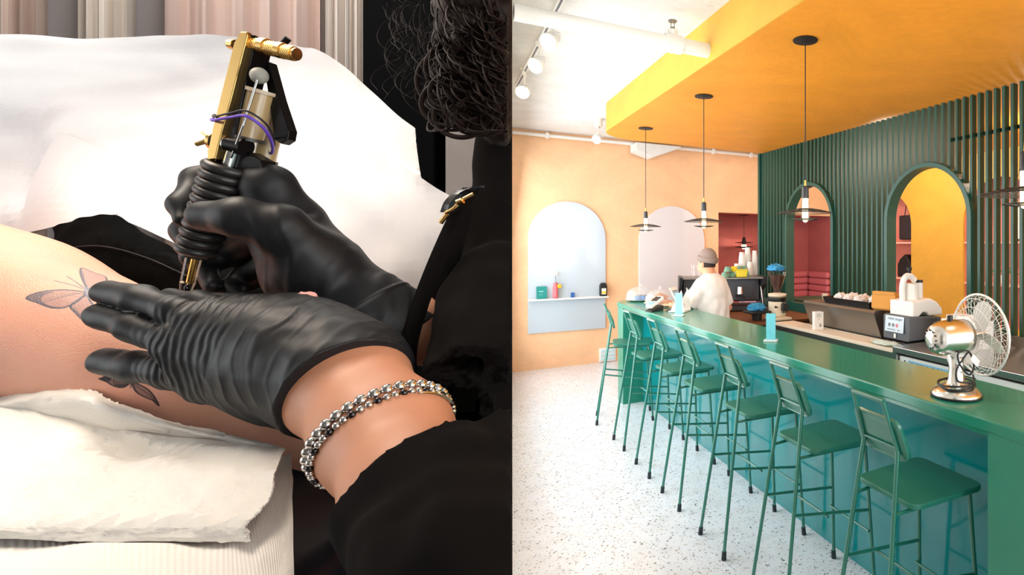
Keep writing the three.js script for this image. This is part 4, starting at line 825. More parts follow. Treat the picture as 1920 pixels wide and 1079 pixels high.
// ---------------------------------------------------------------- the barista (seen from behind, facing the till)
{
  const o = thing('person', 'person in a white T-shirt and taupe beanie standing behind the bar, seen from behind', 'person', [2.45, 0, -5.14], 0.42);
  const skin = MP(srgb(226, 158, 124), { roughness: 0.55 });
  const J = { pel: V(0, 0.95, 0), waist: V(0, 1.08, -0.01), chest: V(0, 1.28, -0.03), nb: V(0, 1.40, -0.03), neck: V(0, 1.47, -0.055), head: V(-0.005, 1.575, -0.085), ls: V(-0.185, 1.355, -0.03), rs: V(0.185, 1.355, -0.03), le: V(-0.305, 1.12, -0.10), re: V(0.25, 1.085, 0.0), lw: V(-0.30, 1.14, -0.33), rw: V(0.24, 1.06, -0.24) };
  const fz = V(0, 0, 1);
  const limbs = [flatCap(J.pel, J.waist, 0.17, 0.155, fz, 1.35), flatCap(J.waist, J.chest, 0.155, 0.175, fz, 1.45), flatCap(J.chest, J.nb, 0.165, 0.09, fz, 1.4), cap(J.nb, J.neck, 0.062, 0.056), cap(J.neck, V(0, 1.54, -0.07), 0.056, 0.058), cap(J.ls, J.le, 0.045, 0.042), cap(J.rs, J.re, 0.045, 0.042), cap(J.le, J.lw, 0.042, 0.029), cap(J.re, J.rw, 0.042, 0.029), cap(V(-0.09, 0.92, 0), V(-0.1, 0.5, -0.01), 0.085, 0.058), cap(V(-0.1, 0.5, -0.01), V(-0.105, 0.1, 0.02), 0.056, 0.04), cap(V(0.09, 0.92, 0), V(0.1, 0.5, -0.01), 0.085, 0.058), cap(V(0.1, 0.5, -0.01), V(0.105, 0.1, 0.02), 0.056, 0.04), cap(V(-0.105, 0.06, 0.03), V(-0.115, 0.035, -0.13), 0.042, 0.034), cap(V(0.105, 0.06, 0.03), V(0.115, 0.035, -0.13), 0.042, 0.034)];
  const headF = [ell(J.head, V(0.077, 0.112, 0.094)), ell(V(-0.005, 1.52, -0.125), V(0.052, 0.06, 0.055)), cap(V(-0.005, 1.565, -0.178), V(-0.005, 1.545, -0.196), 0.011, 0.014), cap(V(-0.082, 1.575, -0.075), V(-0.085, 1.555, -0.07), 0.019, 0.014), cap(V(0.075, 1.575, -0.075), V(0.078, 1.555, -0.07), 0.019, 0.014), cap(V(-0.035, 1.505, -0.165), V(0.025, 1.505, -0.165), 0.012, 0.012)];
  const hand = (w, s, fwd) => { // palm, four fingers, thumb
    const r = V(1, 0, 0).multiplyScalar(s), dn = V(0, -1, 0), out = [], kn = w.clone().addScaledVector(fwd, 0.085);
    out.push(flatCap(w, kn, 0.03, 0.04, V(0, 1, 0), 2.2));
    for (let k = 0; k < 4; k++) { const a = kn.clone().addScaledVector(r, (k - 1.5) * 0.019), l = [0.038, 0.043, 0.04, 0.032][k], b = a.clone().addScaledVector(fwd, l).addScaledVector(dn, 0.012), c = b.clone().addScaledVector(fwd, l * 0.7).addScaledVector(dn, 0.022); out.push(cap(a, b, 0.0095, 0.0085), cap(b, c, 0.0085, 0.0075)); }
    const t0 = w.clone().addScaledVector(fwd, 0.03).addScaledVector(r, -0.03 * 1), t1 = t0.clone().addScaledVector(fwd, 0.04).addScaledVector(r, -0.022), t2 = t1.clone().addScaledVector(fwd, 0.03).addScaledVector(dn, 0.012);
    out.push(cap(t0, t1, 0.013, 0.011), cap(t1, t2, 0.011, 0.009));
    return out;
  };
  const lh = hand(J.lw, -1, V(0.1, -0.12, -1).normalize()), rh = hand(J.rw, 1, V(-0.1, -0.1, -1).normalize());
  const bodyF = blend(limbs, 0.03), hF = blend(headF, 0.02), lF = blend(lh, 0.008), rF = blend(rh, 0.008);
  o.scale.setScalar(0.968);
  const coarse = nets((x, y, z) => smin(bodyF(x, y, z), hF(x, y, z), 0.025), [-0.4, -0.01, -0.4], [0.4, 1.72, 0.22], 0.011);
  const fine1 = nets(lF, [-0.36, 1.02, -0.55], [-0.18, 1.22, -0.3], 0.0035), fine2 = nets(rF, [0.15, 0.94, -0.46], [0.33, 1.14, -0.2], 0.0035);
  part(o, 'body', [coarse, fine1, fine2], skin);
  // T-shirt: the torso and upper arms, looser, with folds, open at neck, cuffs and hem
  const shirtB = blend([flatCap(V(0, 0.9, 0), J.waist, 0.205, 0.195, fz, 1.25), flatCap(J.waist, J.chest, 0.195, 0.205, fz, 1.38), flatCap(J.chest, V(0, 1.38, -0.03), 0.19, 0.095, fz, 1.35), cap(V(-0.15, 1.35, -0.03), V(-0.285, 1.16, -0.085), 0.08, 0.082), cap(V(0.15, 1.36, -0.03), V(0.245, 1.14, -0.01), 0.078, 0.078)], 0.03);
  const cutA = (c, n) => (x, y, z) => (x - c.x) * n.x + (y - c.y) * n.y + (z - c.z) * n.z;
  const neckCut = cap(V(0, 1.44, -0.05), V(0, 1.6, -0.08), 0.072, 0.09);
  const cuffL = cutA(V(-0.295, 1.14, -0.09), V(-0.42, -0.88, -0.2).normalize()), cuffR = cutA(V(0.25, 1.125, -0.01), V(0.38, -0.92, 0.05).normalize());
  const shirtF = (x, y, z) => {
    const fold = 0.006 * Math.sin(x * 46 + 2.2 * Math.sin(y * 9) + z * 12) * Math.min(1, Math.max(0, (1.3 - y) * 4)) + 0.004 * noise3(x * 9, y * 7, z * 9);
    let d = shirtB(x, y, z) - fold;
    d = Math.max(d, -neckCut(x, y, z), 0.86 - y);
    if (x < -0.2) d = Math.max(d, cuffL(x, y, z)); if (x > 0.2) d = Math.max(d, cuffR(x, y, z));
    return d;
  };
  part(o, 't_shirt', [nets(shirtF, [-0.42, 0.84, -0.3], [0.4, 1.5, 0.24], 0.008)], M(srgb(244, 243, 242), { roughness: 0.9 }));
  const legs = blend(limbs.slice(9, 13), 0.03), pel = limbs[0];
  part(o, 'trousers', [nets((x, y, z) => Math.max(smin(legs(x, y, z), pel(x, y, z), 0.05) - 0.014, y - 0.98, 0.07 - y), [-0.3, 0.05, -0.25], [0.3, 1.0, 0.25], 0.012)], M(srgb(40, 42, 48), { roughness: 0.9 }));
  for (const s of [-1, 1]) part(o, 'shoe', [nets((x, y, z) => Math.max(blend([cap(V(s * 0.105, 0.05, 0.04), V(s * 0.117, 0.038, -0.14), 0.05, 0.042), cap(V(s * 0.105, 0.05, 0.03), V(s * 0.105, 0.1, 0.025), 0.05, 0.05)], 0.03)(x, y, z), -y), [s * 0.11 - 0.09, -0.01, -0.22], [s * 0.11 + 0.09, 0.16, 0.12], 0.007)], mat.black);
  // hair under the beanie, beanie with a folded brim
  const hairF = (x, y, z) => Math.max(ell(V(-0.005, 1.57, -0.08), V(0.083, 0.115, 0.1))(x, y, z), 1.535 - y + Math.max(0, (-0.06 - z) * 0.9), y - 1.62);
  part(o, 'hair', [nets(hairF, [-0.12, 1.5, -0.2], [0.11, 1.64, 0.05], 0.006)], M(srgb(42, 28, 24), { roughness: 0.8 }));
  const rib = canvasTex(64, 64, (c) => { c.fillStyle = '#948279'; c.fillRect(0, 0, 64, 64); c.fillStyle = '#7d6d66'; for (let k = 0; k < 64; k += 8) c.fillRect(k, 0, 3, 64); });
  rib.wrapS = rib.wrapT = THREE.RepeatWrapping; rib.repeat.set(12, 1);
  const bn = M(0xffffff, { map: rib, roughness: 0.95 });
  const bp = lathe([[0.1, 0], [0.102, 0.03], [0.094, 0.075], [0.07, 0.115], [0.035, 0.14], [0, 0.146]], 40).scale(0.88, 1, 1.06);
  const tilt = (g) => g.rotateX(0.16).translate(-0.005, 1.598, -0.072);
  const be = part(o, 'beanie', [tilt(bp)], bn);
  part(be, 'beanie_brim', [tilt(lathe([[0.098, -0.006], [0.108, -0.006], [0.114, 0.006], [0.114, 0.042], [0.107, 0.05], [0.098, 0.046]], 40).scale(0.88, 1, 1.06))], bn);
}
// ---------------------------------------------------------------- the tattoo booth on the other side of the party wall
const cosY = Math.cos(YAW), sinY = Math.sin(YAW);
function L(px, py, d) {                                               // a point seen at (px, py), d metres deep
  const x = (px - PX) / FOCAL * d, y = (PY - py) / FOCAL * d;
  return V(sinY * d + cosY * x, EYE + y, -cosY * d + sinY * x);
}
const camR = V(cosY, 0, sinY), camU = V(0, 1, 0), camB = V(-sinY, 0, cosY);   // right, up, towards the viewer
function rad(R, px, d, nx, ny) { const t = (px - PX) / FOCAL, s2 = 1 + t * t; return R * d / FOCAL / Math.sqrt(nx * nx * s2 + ny * ny); }
const perp = (a, b) => { const x = b[0] - a[0], y = b[1] - a[1], l = Math.hypot(x, y) || 1; return [-y / l, x / l]; };
function chain(js) {                                                  // joints [px, py, d, R] -> tapered capsules
  const out = [];
  for (let i = 0; i + 1 < js.length; i++) { const a = js[i], b = js[i + 1], [nx, ny] = perp(a, b); out.push(cap(L(...a.slice(0, 3)), L(...b.slice(0, 3)), rad(a[3], a[0], a[2], nx, ny), rad(b[3], b[0], b[2], nx, ny))); }
  return out;
}
function rodP(a, b, R1, R2 = R1, seg = 16) { const [nx, ny] = perp(a, b); return rod(L(...a), L(...b), rad(R1, a[0], a[2], nx, ny), rad(R2, b[0], b[2], nx, ny), seg); }
const tubeP = (pts, R, n = 30, seg = 8, closed = false) => tube(pts.map((p) => L(...p)), R * pts[0][2] / FOCAL * 0.85, n, seg, closed);
const clipP = (x, y, z) => -0.0002 - (x * norP.x + z * norP.z);        // the party wall's booth face
const bounds = (pts, m) => { const lo = [1e9, 1e9, 1e9], hi = [-1e9, -1e9, -1e9]; for (const p of pts) { const v = L(...p.slice(0, 3)).toArray(), r = (p[3] ?? 0) * p[2] / FOCAL + m; for (let i = 0; i < 3; i++) { lo[i] = Math.min(lo[i], v[i] - r); hi[i] = Math.max(hi[i], v[i] + r); } } return [lo, hi]; };
function rebase(o, base) { o.position.copy(base); o.traverse((q) => { if (q.isMesh && !q.userData.moved) { q.geometry = q.geometry.clone().translate(-base.x, -base.y, -base.z); q.userData.moved = true; } }); o.traverse((q) => { delete q.userData.moved; }); return o; }
// a sheet through rows of control points [px, py, d]; t = thickness
function sheet(rows, nu, nv, t, wob = () => 0) {
  const R = rows.map((r) => new THREE.CatmullRomCurve3(r.map((p) => L(...p)), false, 'centripetal'));
  const cols = []; for (let i = 0; i <= nu; i++) cols.push(new THREE.CatmullRomCurve3(R.map((c) => c.getPoint(i / nu)), false, 'centripetal'));
  const P = [], uv = [];
  for (let j = 0; j <= nv; j++) for (let i = 0; i <= nu; i++) { P.push(cols[i].getPoint(j / nv)); uv.push(i / nu, j / nv); }
  const g0 = new THREE.BufferGeometry(), I = [], w = nu + 1;
  for (let j = 0; j < nv; j++) for (let i = 0; i < nu; i++) { const a = j * w + i; I.push(a, a + w, a + 1, a + 1, a + w, a + w + 1); }
  const fill = () => g0.setAttribute('position', new THREE.Float32BufferAttribute(P.flatMap((p) => p.toArray()), 3));
  fill(); g0.setIndex(I); g0.computeVertexNormals();
  const N = g0.attributes.normal;
  P.forEach((p, k) => { const u = uv[2 * k], v = uv[2 * k + 1]; p.addScaledVector(V(N.getX(k), N.getY(k), N.getZ(k)), wob(u, v, p)); });
  fill(); g0.computeVertexNormals();
  const M2 = g0.attributes.normal, Q = P.map((p, k) => p.clone().addScaledVector(V(M2.getX(k), M2.getY(k), M2.getZ(k)), -t));
  const n = P.length, pos = P.concat(Q), J = I.slice();
  for (let k = 0; k < I.length; k += 3) J.push(I[k] + n, I[k + 2] + n, I[k + 1] + n);
  const rim = (a, b) => J.push(a, b, a + n, b, b + n, a + n);
  for (let i = 0; i < nu; i++) { rim(i, i + 1); rim(nv * w + i + 1, nv * w + i); }
  for (let j = 0; j < nv; j++) { rim((j + 1) * w, j * w); rim(j * w + nu, (j + 1) * w + nu); }
  const g = new THREE.BufferGeometry();
  g.setAttribute('position', new THREE.Float32BufferAttribute(pos.flatMap((p) => p.toArray()), 3));
  g.setAttribute('uv', new THREE.Float32BufferAttribute(uv.concat(uv), 2)); g.setIndex(J);
  return toCreasedNormals(g, 0.9);
}
// ---- shell of the booth
const PLAT = 0.72, ZBB = -2.25;
struct('platform', [(() => { const a = onP(-1.2, 0.002, 0), b = onP(2.3, 0.002, 0); return worldUV(extr([[-2.6, 1.2], [a.x, 1.2], [b.x, -2.28], [-2.6, -2.28]].map(([x, z]) => [x, -z]), PLAT).rotateX(-Math.PI / 2)); })()], M(srgb(70, 66, 64)), 'raised dark floor of the tattoo booth').userData.category = 'platform';
{
  const w = structGroup('wall_party', 'thin partition between booth and cafe, seen edge-on');
  part(w, 'cafe_face', [wallP(0.76, 2.75, 0, CEIL, 0.012)], mat.white, 'white face towards the cafe');
  part(w, 'light_block_leaf', [wallP(-2.25, -0.32, 0, CEIL, 0.03)], mat.white, 'added unseen white leaf behind the viewer that blocks daylight from the booth');  // added out of view to keep shop front daylight off the booth
  part(w, 'booth_face', [wallP(0.76, 2.75, 0, CEIL, 0.004, 0.012), wallP(0.74, 0.76, 0, CEIL, 0.016)], mat.black, 'black face towards the booth');
}
struct('wall_booth_back', [span(-2.75, 0.24, 0, CEIL, ZBB - 0.12, ZBB)], M(srgb(236, 220, 210), { map: plasterTone, roughness: 0.9 }), 'pale pinkish wall at the back of the booth');
struct('wall_booth_left', [span(-2.75, -2.6, 0, 1.1, -2.4, 2.3), span(-2.75, -2.6, 2.95, CEIL, -2.4, 2.3), span(-2.75, -2.6, 1.1, 2.95, -2.4, -2.1), span(-2.75, -2.6, 1.1, 2.95, -0.1, 2.3)], mat.white, 'white side wall of the booth with a wide window');
{ const w = structGroup('window_3', 'wide window in the side wall of the booth'); for (let k = 0; k < 2; k++) part(w, 'pane', [span(-2.68, -2.674, 1.1, 2.95, -2.1 + k * 1.01, -1.11 + k * 1.01)], mat.glass); part(w, 'window_frame', [span(-2.7, -2.65, 1.1, 2.95, -1.11, -1.09)], mat.white); }
{ // out-of-focus things along the back of the booth
  const post = solo('door_post', 'broad black upright post behind the paper drape', 'post', [(() => { const a = L(686, 0, 1.5), b = L(832, 0, 1.5); return rb(a.distanceTo(b) * 0.95, 2.4, 0.05, 0.01, 0, 0, 0); })()], MP(srgb(12, 11, 12), { roughness: 0.9, specularIntensity: 0.15 }));
  const c = L(759, 200, 1.5); post.position.set(c.x, PLAT + 1.2, c.z); post.rotation.y = -YAW;
  const dB = (px, gap) => (2.25 - gap) / (cosY - (px - PX) / FOCAL * sinY);
  const soft = M(srgb(120, 112, 110), { roughness: 0.9 });
  const at = (px, d) => { const q = L(px, 0, d); return [q.x, PLAT, q.z]; };
  const mk = (px, w, m, name, label, cat, h = 2.3) => { const o = solo(name, label, cat, [rb(w, h, 0.05, 0.02, 0, h / 2, 0)], m); o.position.set(...at(px, dB(px, 0.12))); };
  mk(118, 0.045, soft, 'curtain_pole', 'grey upright pole nearest the left picture edge', 'pole');
  mk(282, 0.05, soft, 'curtain_pole', 'grey upright pole behind the middle of the drape', 'pole');
  const cur = (px0, px1, m, label) => { const n = 40, pts = []; const a = L(px0, 0, dB(px0, 0.06)), b = L(px1, 0, dB(px1, 0.06)); const g = []; for (let i = 0; i <= n; i++) { const t = i / n, p = a.clone().lerp(b, t); pts.push(p.addScaledVector(V(0, 0, 1), 0.018 * Math.sin(t * 31) + 0.008 * Math.sin(t * 77))); }
    const P = [], I = []; pts.forEach((p) => { for (const [y, o] of [[PLAT + 0.3, 0], [2.75, 0], [PLAT + 0.3, 0.006], [2.75, 0.006]]) P.push(p.x, y, p.z - o); });
    for (let i = 0; i < n; i++) { const k = i * 4; I.push(k, k + 4, k + 1, k + 1, k + 4, k + 5, k + 2, k + 3, k + 6, k + 3, k + 7, k + 6, k + 1, k + 5, k + 3, k + 3, k + 5, k + 7); }
    const q = new THREE.BufferGeometry(); q.setAttribute('position', new THREE.Float32BufferAttribute(P, 3)); q.setIndex(I); q.computeVertexNormals(); return solo('curtain', label, 'curtain', [q], m); };
  cur(-60, 100, M(srgb(206, 184, 172), { roughness: 0.95 }), 'dusty beige curtain at the left picture edge');
  cur(136, 262, M(srgb(238, 228, 218), { roughness: 0.95 }), 'cream curtain between the two grey poles');
  cur(304, 600, M(srgb(222, 196, 186), { roughness: 0.95 }), 'pink beige curtain right of the grey poles');
  cur(610, 700, M(srgb(244, 234, 226), { roughness: 0.95 }), 'pale cream curtain beside the black post');
}
// ---- bench
{
  const b = thing('treatment_bench', 'dark navy vinyl treatment bench under the paper towels', 'bench', [0, 0, 0]);
  const topM = MP(srgb(24, 26, 38), { roughness: 0.45 });
  const c = L(420, 1090, 0.42), y = 1.47;
  const g = rb(0.50, 0.08, 0.32, 0.025, 0, 0, 0, 4).rotateY(-YAW).translate(c.x - 0.115 * camR.x, y, c.z - 0.115 * camR.z - 0.02);
  part(b, 'pad', [g], topM);
  for (const [i, j] of [[-0.18, -0.15], [0.18, -0.15], [-0.18, 0.15], [0.18, 0.15]]) { const p = V(c.x - 0.115 * camR.x, 0, c.z - 0.115 * camR.z - 0.02).addScaledVector(camR, i).addScaledVector(camB, j); part(b, 'leg', [rod([p.x, PLAT, p.z], [p.x, y - 0.03, p.z], 0.018)], mat.steelDull); }
  rebase(b, V(c.x, PLAT, c.z));
}
// ---- paper
const weave = fieldTex(256, (x, y) => 0.5 + 0.22 * Math.sin(x * 256 * 0.785) * Math.sin(y * 256 * 0.785) + 0.3 * tile(x, y, 40), [6, 4]);
const crepe = fieldTex(256, (x, y) => 0.5 + 0.5 * Math.sin(x * 6.2832 * 32), [2, 1]);
const paperM = M(srgb(236, 233, 234), { roughness: 0.95, bumpMap: weave, bumpScale: 0.00025 });
const towelM = M(srgb(255, 248, 238), { roughness: 0.95, bumpMap: weave, bumpScale: 0.0004 });
const ribM = M(srgb(246, 240, 232), { roughness: 0.95, bumpMap: crepe, bumpScale: 0.00025 });
{
  const d = thing('paper_drape', 'wide white paper drape with a torn right edge behind the hands', 'paper sheet', [0, 0, 0]);
  const torn = (u, v) => 0;
  const rows = [
    [[-120, 62, 0.92], [120, 63, 0.92], [300, 64, 0.91], [440, 66, 0.9], [530, 74, 0.89], [610, 104, 0.86], [690, 165, 0.82], [748, 218, 0.79], [778, 240, 0.78]],
    [[-120, 150, 0.84], [120, 140, 0.84], [300, 140, 0.84], [440, 150, 0.83], [540, 165, 0.82], [620, 195, 0.80], [690, 235, 0.77], [745, 262, 0.76], [781, 275, 0.76]],
    [[-120, 230, 0.76], [60, 232, 0.76], [110, 248, 0.755], [300, 240, 0.76], [480, 260, 0.75], [600, 275, 0.74], [680, 290, 0.735], [740, 300, 0.73], [786, 312, 0.73]],
    [[-120, 330, 0.72], [30, 335, 0.715], [70, 338, 0.70], [260, 335, 0.69], [460, 350, 0.69], [600, 360, 0.69], [680, 362, 0.69], [740, 360, 0.69], [790, 345, 0.70]],
    [[-120, 445, 0.68], [10, 448, 0.68], [42, 436, 0.655], [180, 402, 0.63], [330, 462, 0.62], [470, 540, 0.62], [600, 600, 0.62], [700, 620, 0.62], [790, 600, 0.63]]];
  part(d, 'upper_sheet', [sheet(rows, 140, 100, 0.0012, (u, v, p) => (1 - THREE.MathUtils.smoothstep(u, 0.6, 0.85)) * (0.012 * noise3(u * 3.5, v * 2.6, 1) + 0.004 * noise3(u * 9, v * 6, 5)) + (u > 0.985 ? 0.002 * noise3(v * 60, 0, 3) : 0))], paperM);
  const low = [
    [[520, 190, 0.70], [600, 218, 0.69], [660, 246, 0.68], [720, 288, 0.67], [780, 328, 0.66], [842, 366, 0.66]],
    [[480, 300, 0.68], [580, 330, 0.66], [650, 350, 0.65], [720, 378, 0.645], [790, 410, 0.64], [846, 440, 0.64]],
    [[470, 450, 0.66], [570, 470, 0.645], [650, 480, 0.635], [720, 500, 0.63], [790, 530, 0.625], [850, 560, 0.625]],
    [[470, 640, 0.65], [570, 650, 0.64], [650, 660, 0.63], [720, 670, 0.625], [790, 680, 0.62], [860, 690, 0.62]]];
  part(d, 'lower_sheet', [sheet(low, 90, 80, 0.0012, (u, v) => 0.0035 * noise3(u * 3, v * 3, 9))], paperM, 'second layer of the drape behind the gloved wrist');
  // folded-over corner at the left
  const flap = [
    [[108, 246, 0.735], [150, 262, 0.725], [210, 296, 0.71], [262, 330, 0.695]],
    [[84, 290, 0.715], [130, 305, 0.705], [190, 332, 0.69], [250, 352, 0.68]],
    [[56, 350, 0.695], [105, 352, 0.68], [170, 368, 0.665], [236, 380, 0.655]],
    [[34, 440, 0.66], [90, 428, 0.64], [150, 412, 0.63], [216, 402, 0.625]]];
  part(d, 'folded_corner', [sheet(flap, 60, 60, 0.001, (u, v) => 0.004 * Math.sin(u * 3.1) * Math.sin(v * 3.1))], paperM);
  rebase(d, L(300, 450, 0.66));
}
{
  const b = thing('bolster', 'black padded bolster lying between the drape and the tattooed arm', 'bolster', [0, 0, 0]);
  const g = sheet([
    [[98, 428, 0.60], [140, 412, 0.60], [190, 404, 0.60], [222, 406, 0.60], [262, 432, 0.60], [318, 460, 0.60], [352, 492, 0.60], [420, 500, 0.6], [560, 520, 0.61]],
    [[98, 470, 0.585], [140, 468, 0.58], [190, 465, 0.575], [230, 470, 0.575], [270, 485, 0.575], [320, 505, 0.575], [360, 525, 0.575], [430, 540, 0.58], [570, 560, 0.59]],
    [[98, 560, 0.58], [140, 570, 0.575], [190, 580, 0.57], [230, 590, 0.57], [270, 600, 0.57], [320, 610, 0.57], [370, 630, 0.57], [440, 660, 0.575], [580, 680, 0.585]],
    [[98, 760, 0.60], [140, 770, 0.60], [190, 780, 0.6], [230, 790, 0.6], [270, 800, 0.6], [320, 810, 0.6], [370, 830, 0.6], [440, 850, 0.6], [580, 860, 0.6]]], 60, 40, 0.03, (u, v) => 0.002 * noise3(u * 8, v * 5, 2));
  part(b, 'cover', [g], MP(srgb(9, 9, 9), { roughness: 0.95, specularIntensity: 0.1 }));
  const [lo] = [0];
  part(b, 'seam', [tubeP([[99, 469, 0.583], [190, 462, 0.573], [270, 482, 0.573], [360, 522, 0.573]], 1.4, 40, 6)], M(srgb(18, 17, 18), { roughness: 0.7 }));
  rebase(b, L(250, 760, 0.6));
}
{
  const t = thing('paper_towel', 'cream paper towel with a rolled back edge lying in front of the arm', 'paper towel', [0, 0, 0]);
  const rows = [
    [[-120, 752, 0.455], [20, 752, 0.45], [60, 762, 0.447], [110, 775, 0.445], [190, 786, 0.442], [270, 806, 0.44], [360, 818, 0.437], [450, 832, 0.433], [534, 845, 0.43]],
    [[-120, 800, 0.43], [20, 792, 0.427], [80, 800, 0.425], [150, 812, 0.42], [225, 846, 0.425], [300, 850, 0.415], [370, 846, 0.408], [450, 845, 0.402], [530, 850, 0.405]],
    [[-120, 870, 0.395], [20, 862, 0.395], [90, 868, 0.393], [170, 872, 0.39], [240, 872, 0.388], [310, 870, 0.385], [380, 872, 0.382], [450, 876, 0.38], [518, 882, 0.38]],
    [[-120, 930, 0.365], [20, 930, 0.365], [100, 930, 0.364], [180, 932, 0.363], [250, 932, 0.362], [320, 932, 0.36], [380, 934, 0.358], [440, 936, 0.357], [500, 938, 0.357]],
    [[-120, 990, 0.34], [20, 990, 0.34], [100, 990, 0.34], [180, 990, 0.34], [250, 990, 0.34], [320, 990, 0.34], [370, 990, 0.34], [420, 990, 0.34], [460, 990, 0.34]],
    [[-120, 1012, 0.338], [20, 1012, 0.338], [100, 1014, 0.338], [180, 1016, 0.338], [250, 1016, 0.338], [320, 1016, 0.338], [370, 1016, 0.338], [420, 1016, 0.338], [470, 1016, 0.338]]];
  part(t, 'top_layer', [sheet(rows, 150, 110, 0.0012, (u, v) => 0.0016 * noise3(u * 5, v * 4, 8) + 0.0005 * noise3(u * 22, v * 16, 4) + (u > 0.985 ? 0.0012 * noise3(v * 70, 1, 3) : 0))], towelM);
  const crest = [
    [[-120, 775, 0.452], [10, 772, 0.448], [60, 778, 0.445], [120, 790, 0.442], [190, 800, 0.438], [258, 806, 0.436], [350, 818, 0.434], [440, 828, 0.432], [520, 842, 0.43]],
    [[-120, 752, 0.448], [10, 758, 0.443], [60, 752, 0.438], [120, 752, 0.434], [180, 762, 0.431], [240, 782, 0.43], [350, 808, 0.43], [440, 825, 0.43], [524, 842, 0.43]],
    [[-120, 738, 0.458], [10, 746, 0.455], [70, 736, 0.452], [125, 732, 0.449], [170, 736, 0.447], [222, 759, 0.445], [350, 800, 0.44], [450, 822, 0.436], [530, 843, 0.432]]];
  part(t, 'rolled_edge', [sheet(crest, 120, 30, 0.0012, (u, v) => 0.0012 * noise3(u * 9, v * 2, 6) + (v > 0.96 ? 0.001 * noise3(u * 80, 2, 3) : 0))], towelM);
  const under = [
    [[-120, 1010, 0.352], [60, 1012, 0.35], [180, 1014, 0.35], [300, 1014, 0.35], [420, 1000, 0.356], [462, 930, 0.388], [500, 872, 0.415], [545, 851, 0.43]],
    [[-120, 1040, 0.335], [60, 1036, 0.333], [180, 1030, 0.33], [300, 1030, 0.33], [420, 1036, 0.333], [480, 1000, 0.352], [520, 960, 0.372], [548, 910, 0.395]],
    [[-120, 1130, 0.30], [60, 1130, 0.30], [180, 1130, 0.295], [300, 1130, 0.295], [420, 1130, 0.30], [505, 1130, 0.305], [540, 1130, 0.31], [551, 1120, 0.315]]];
  part(t, 'under_layer', [sheet(under, 120, 60, 0.0012, (u, v) => 0.0012 * noise3(u * 4, v * 3, 18))], ribM, 'ribbed lower layer of the towel');
  rebase(t, L(250, 1010, 0.34));
}
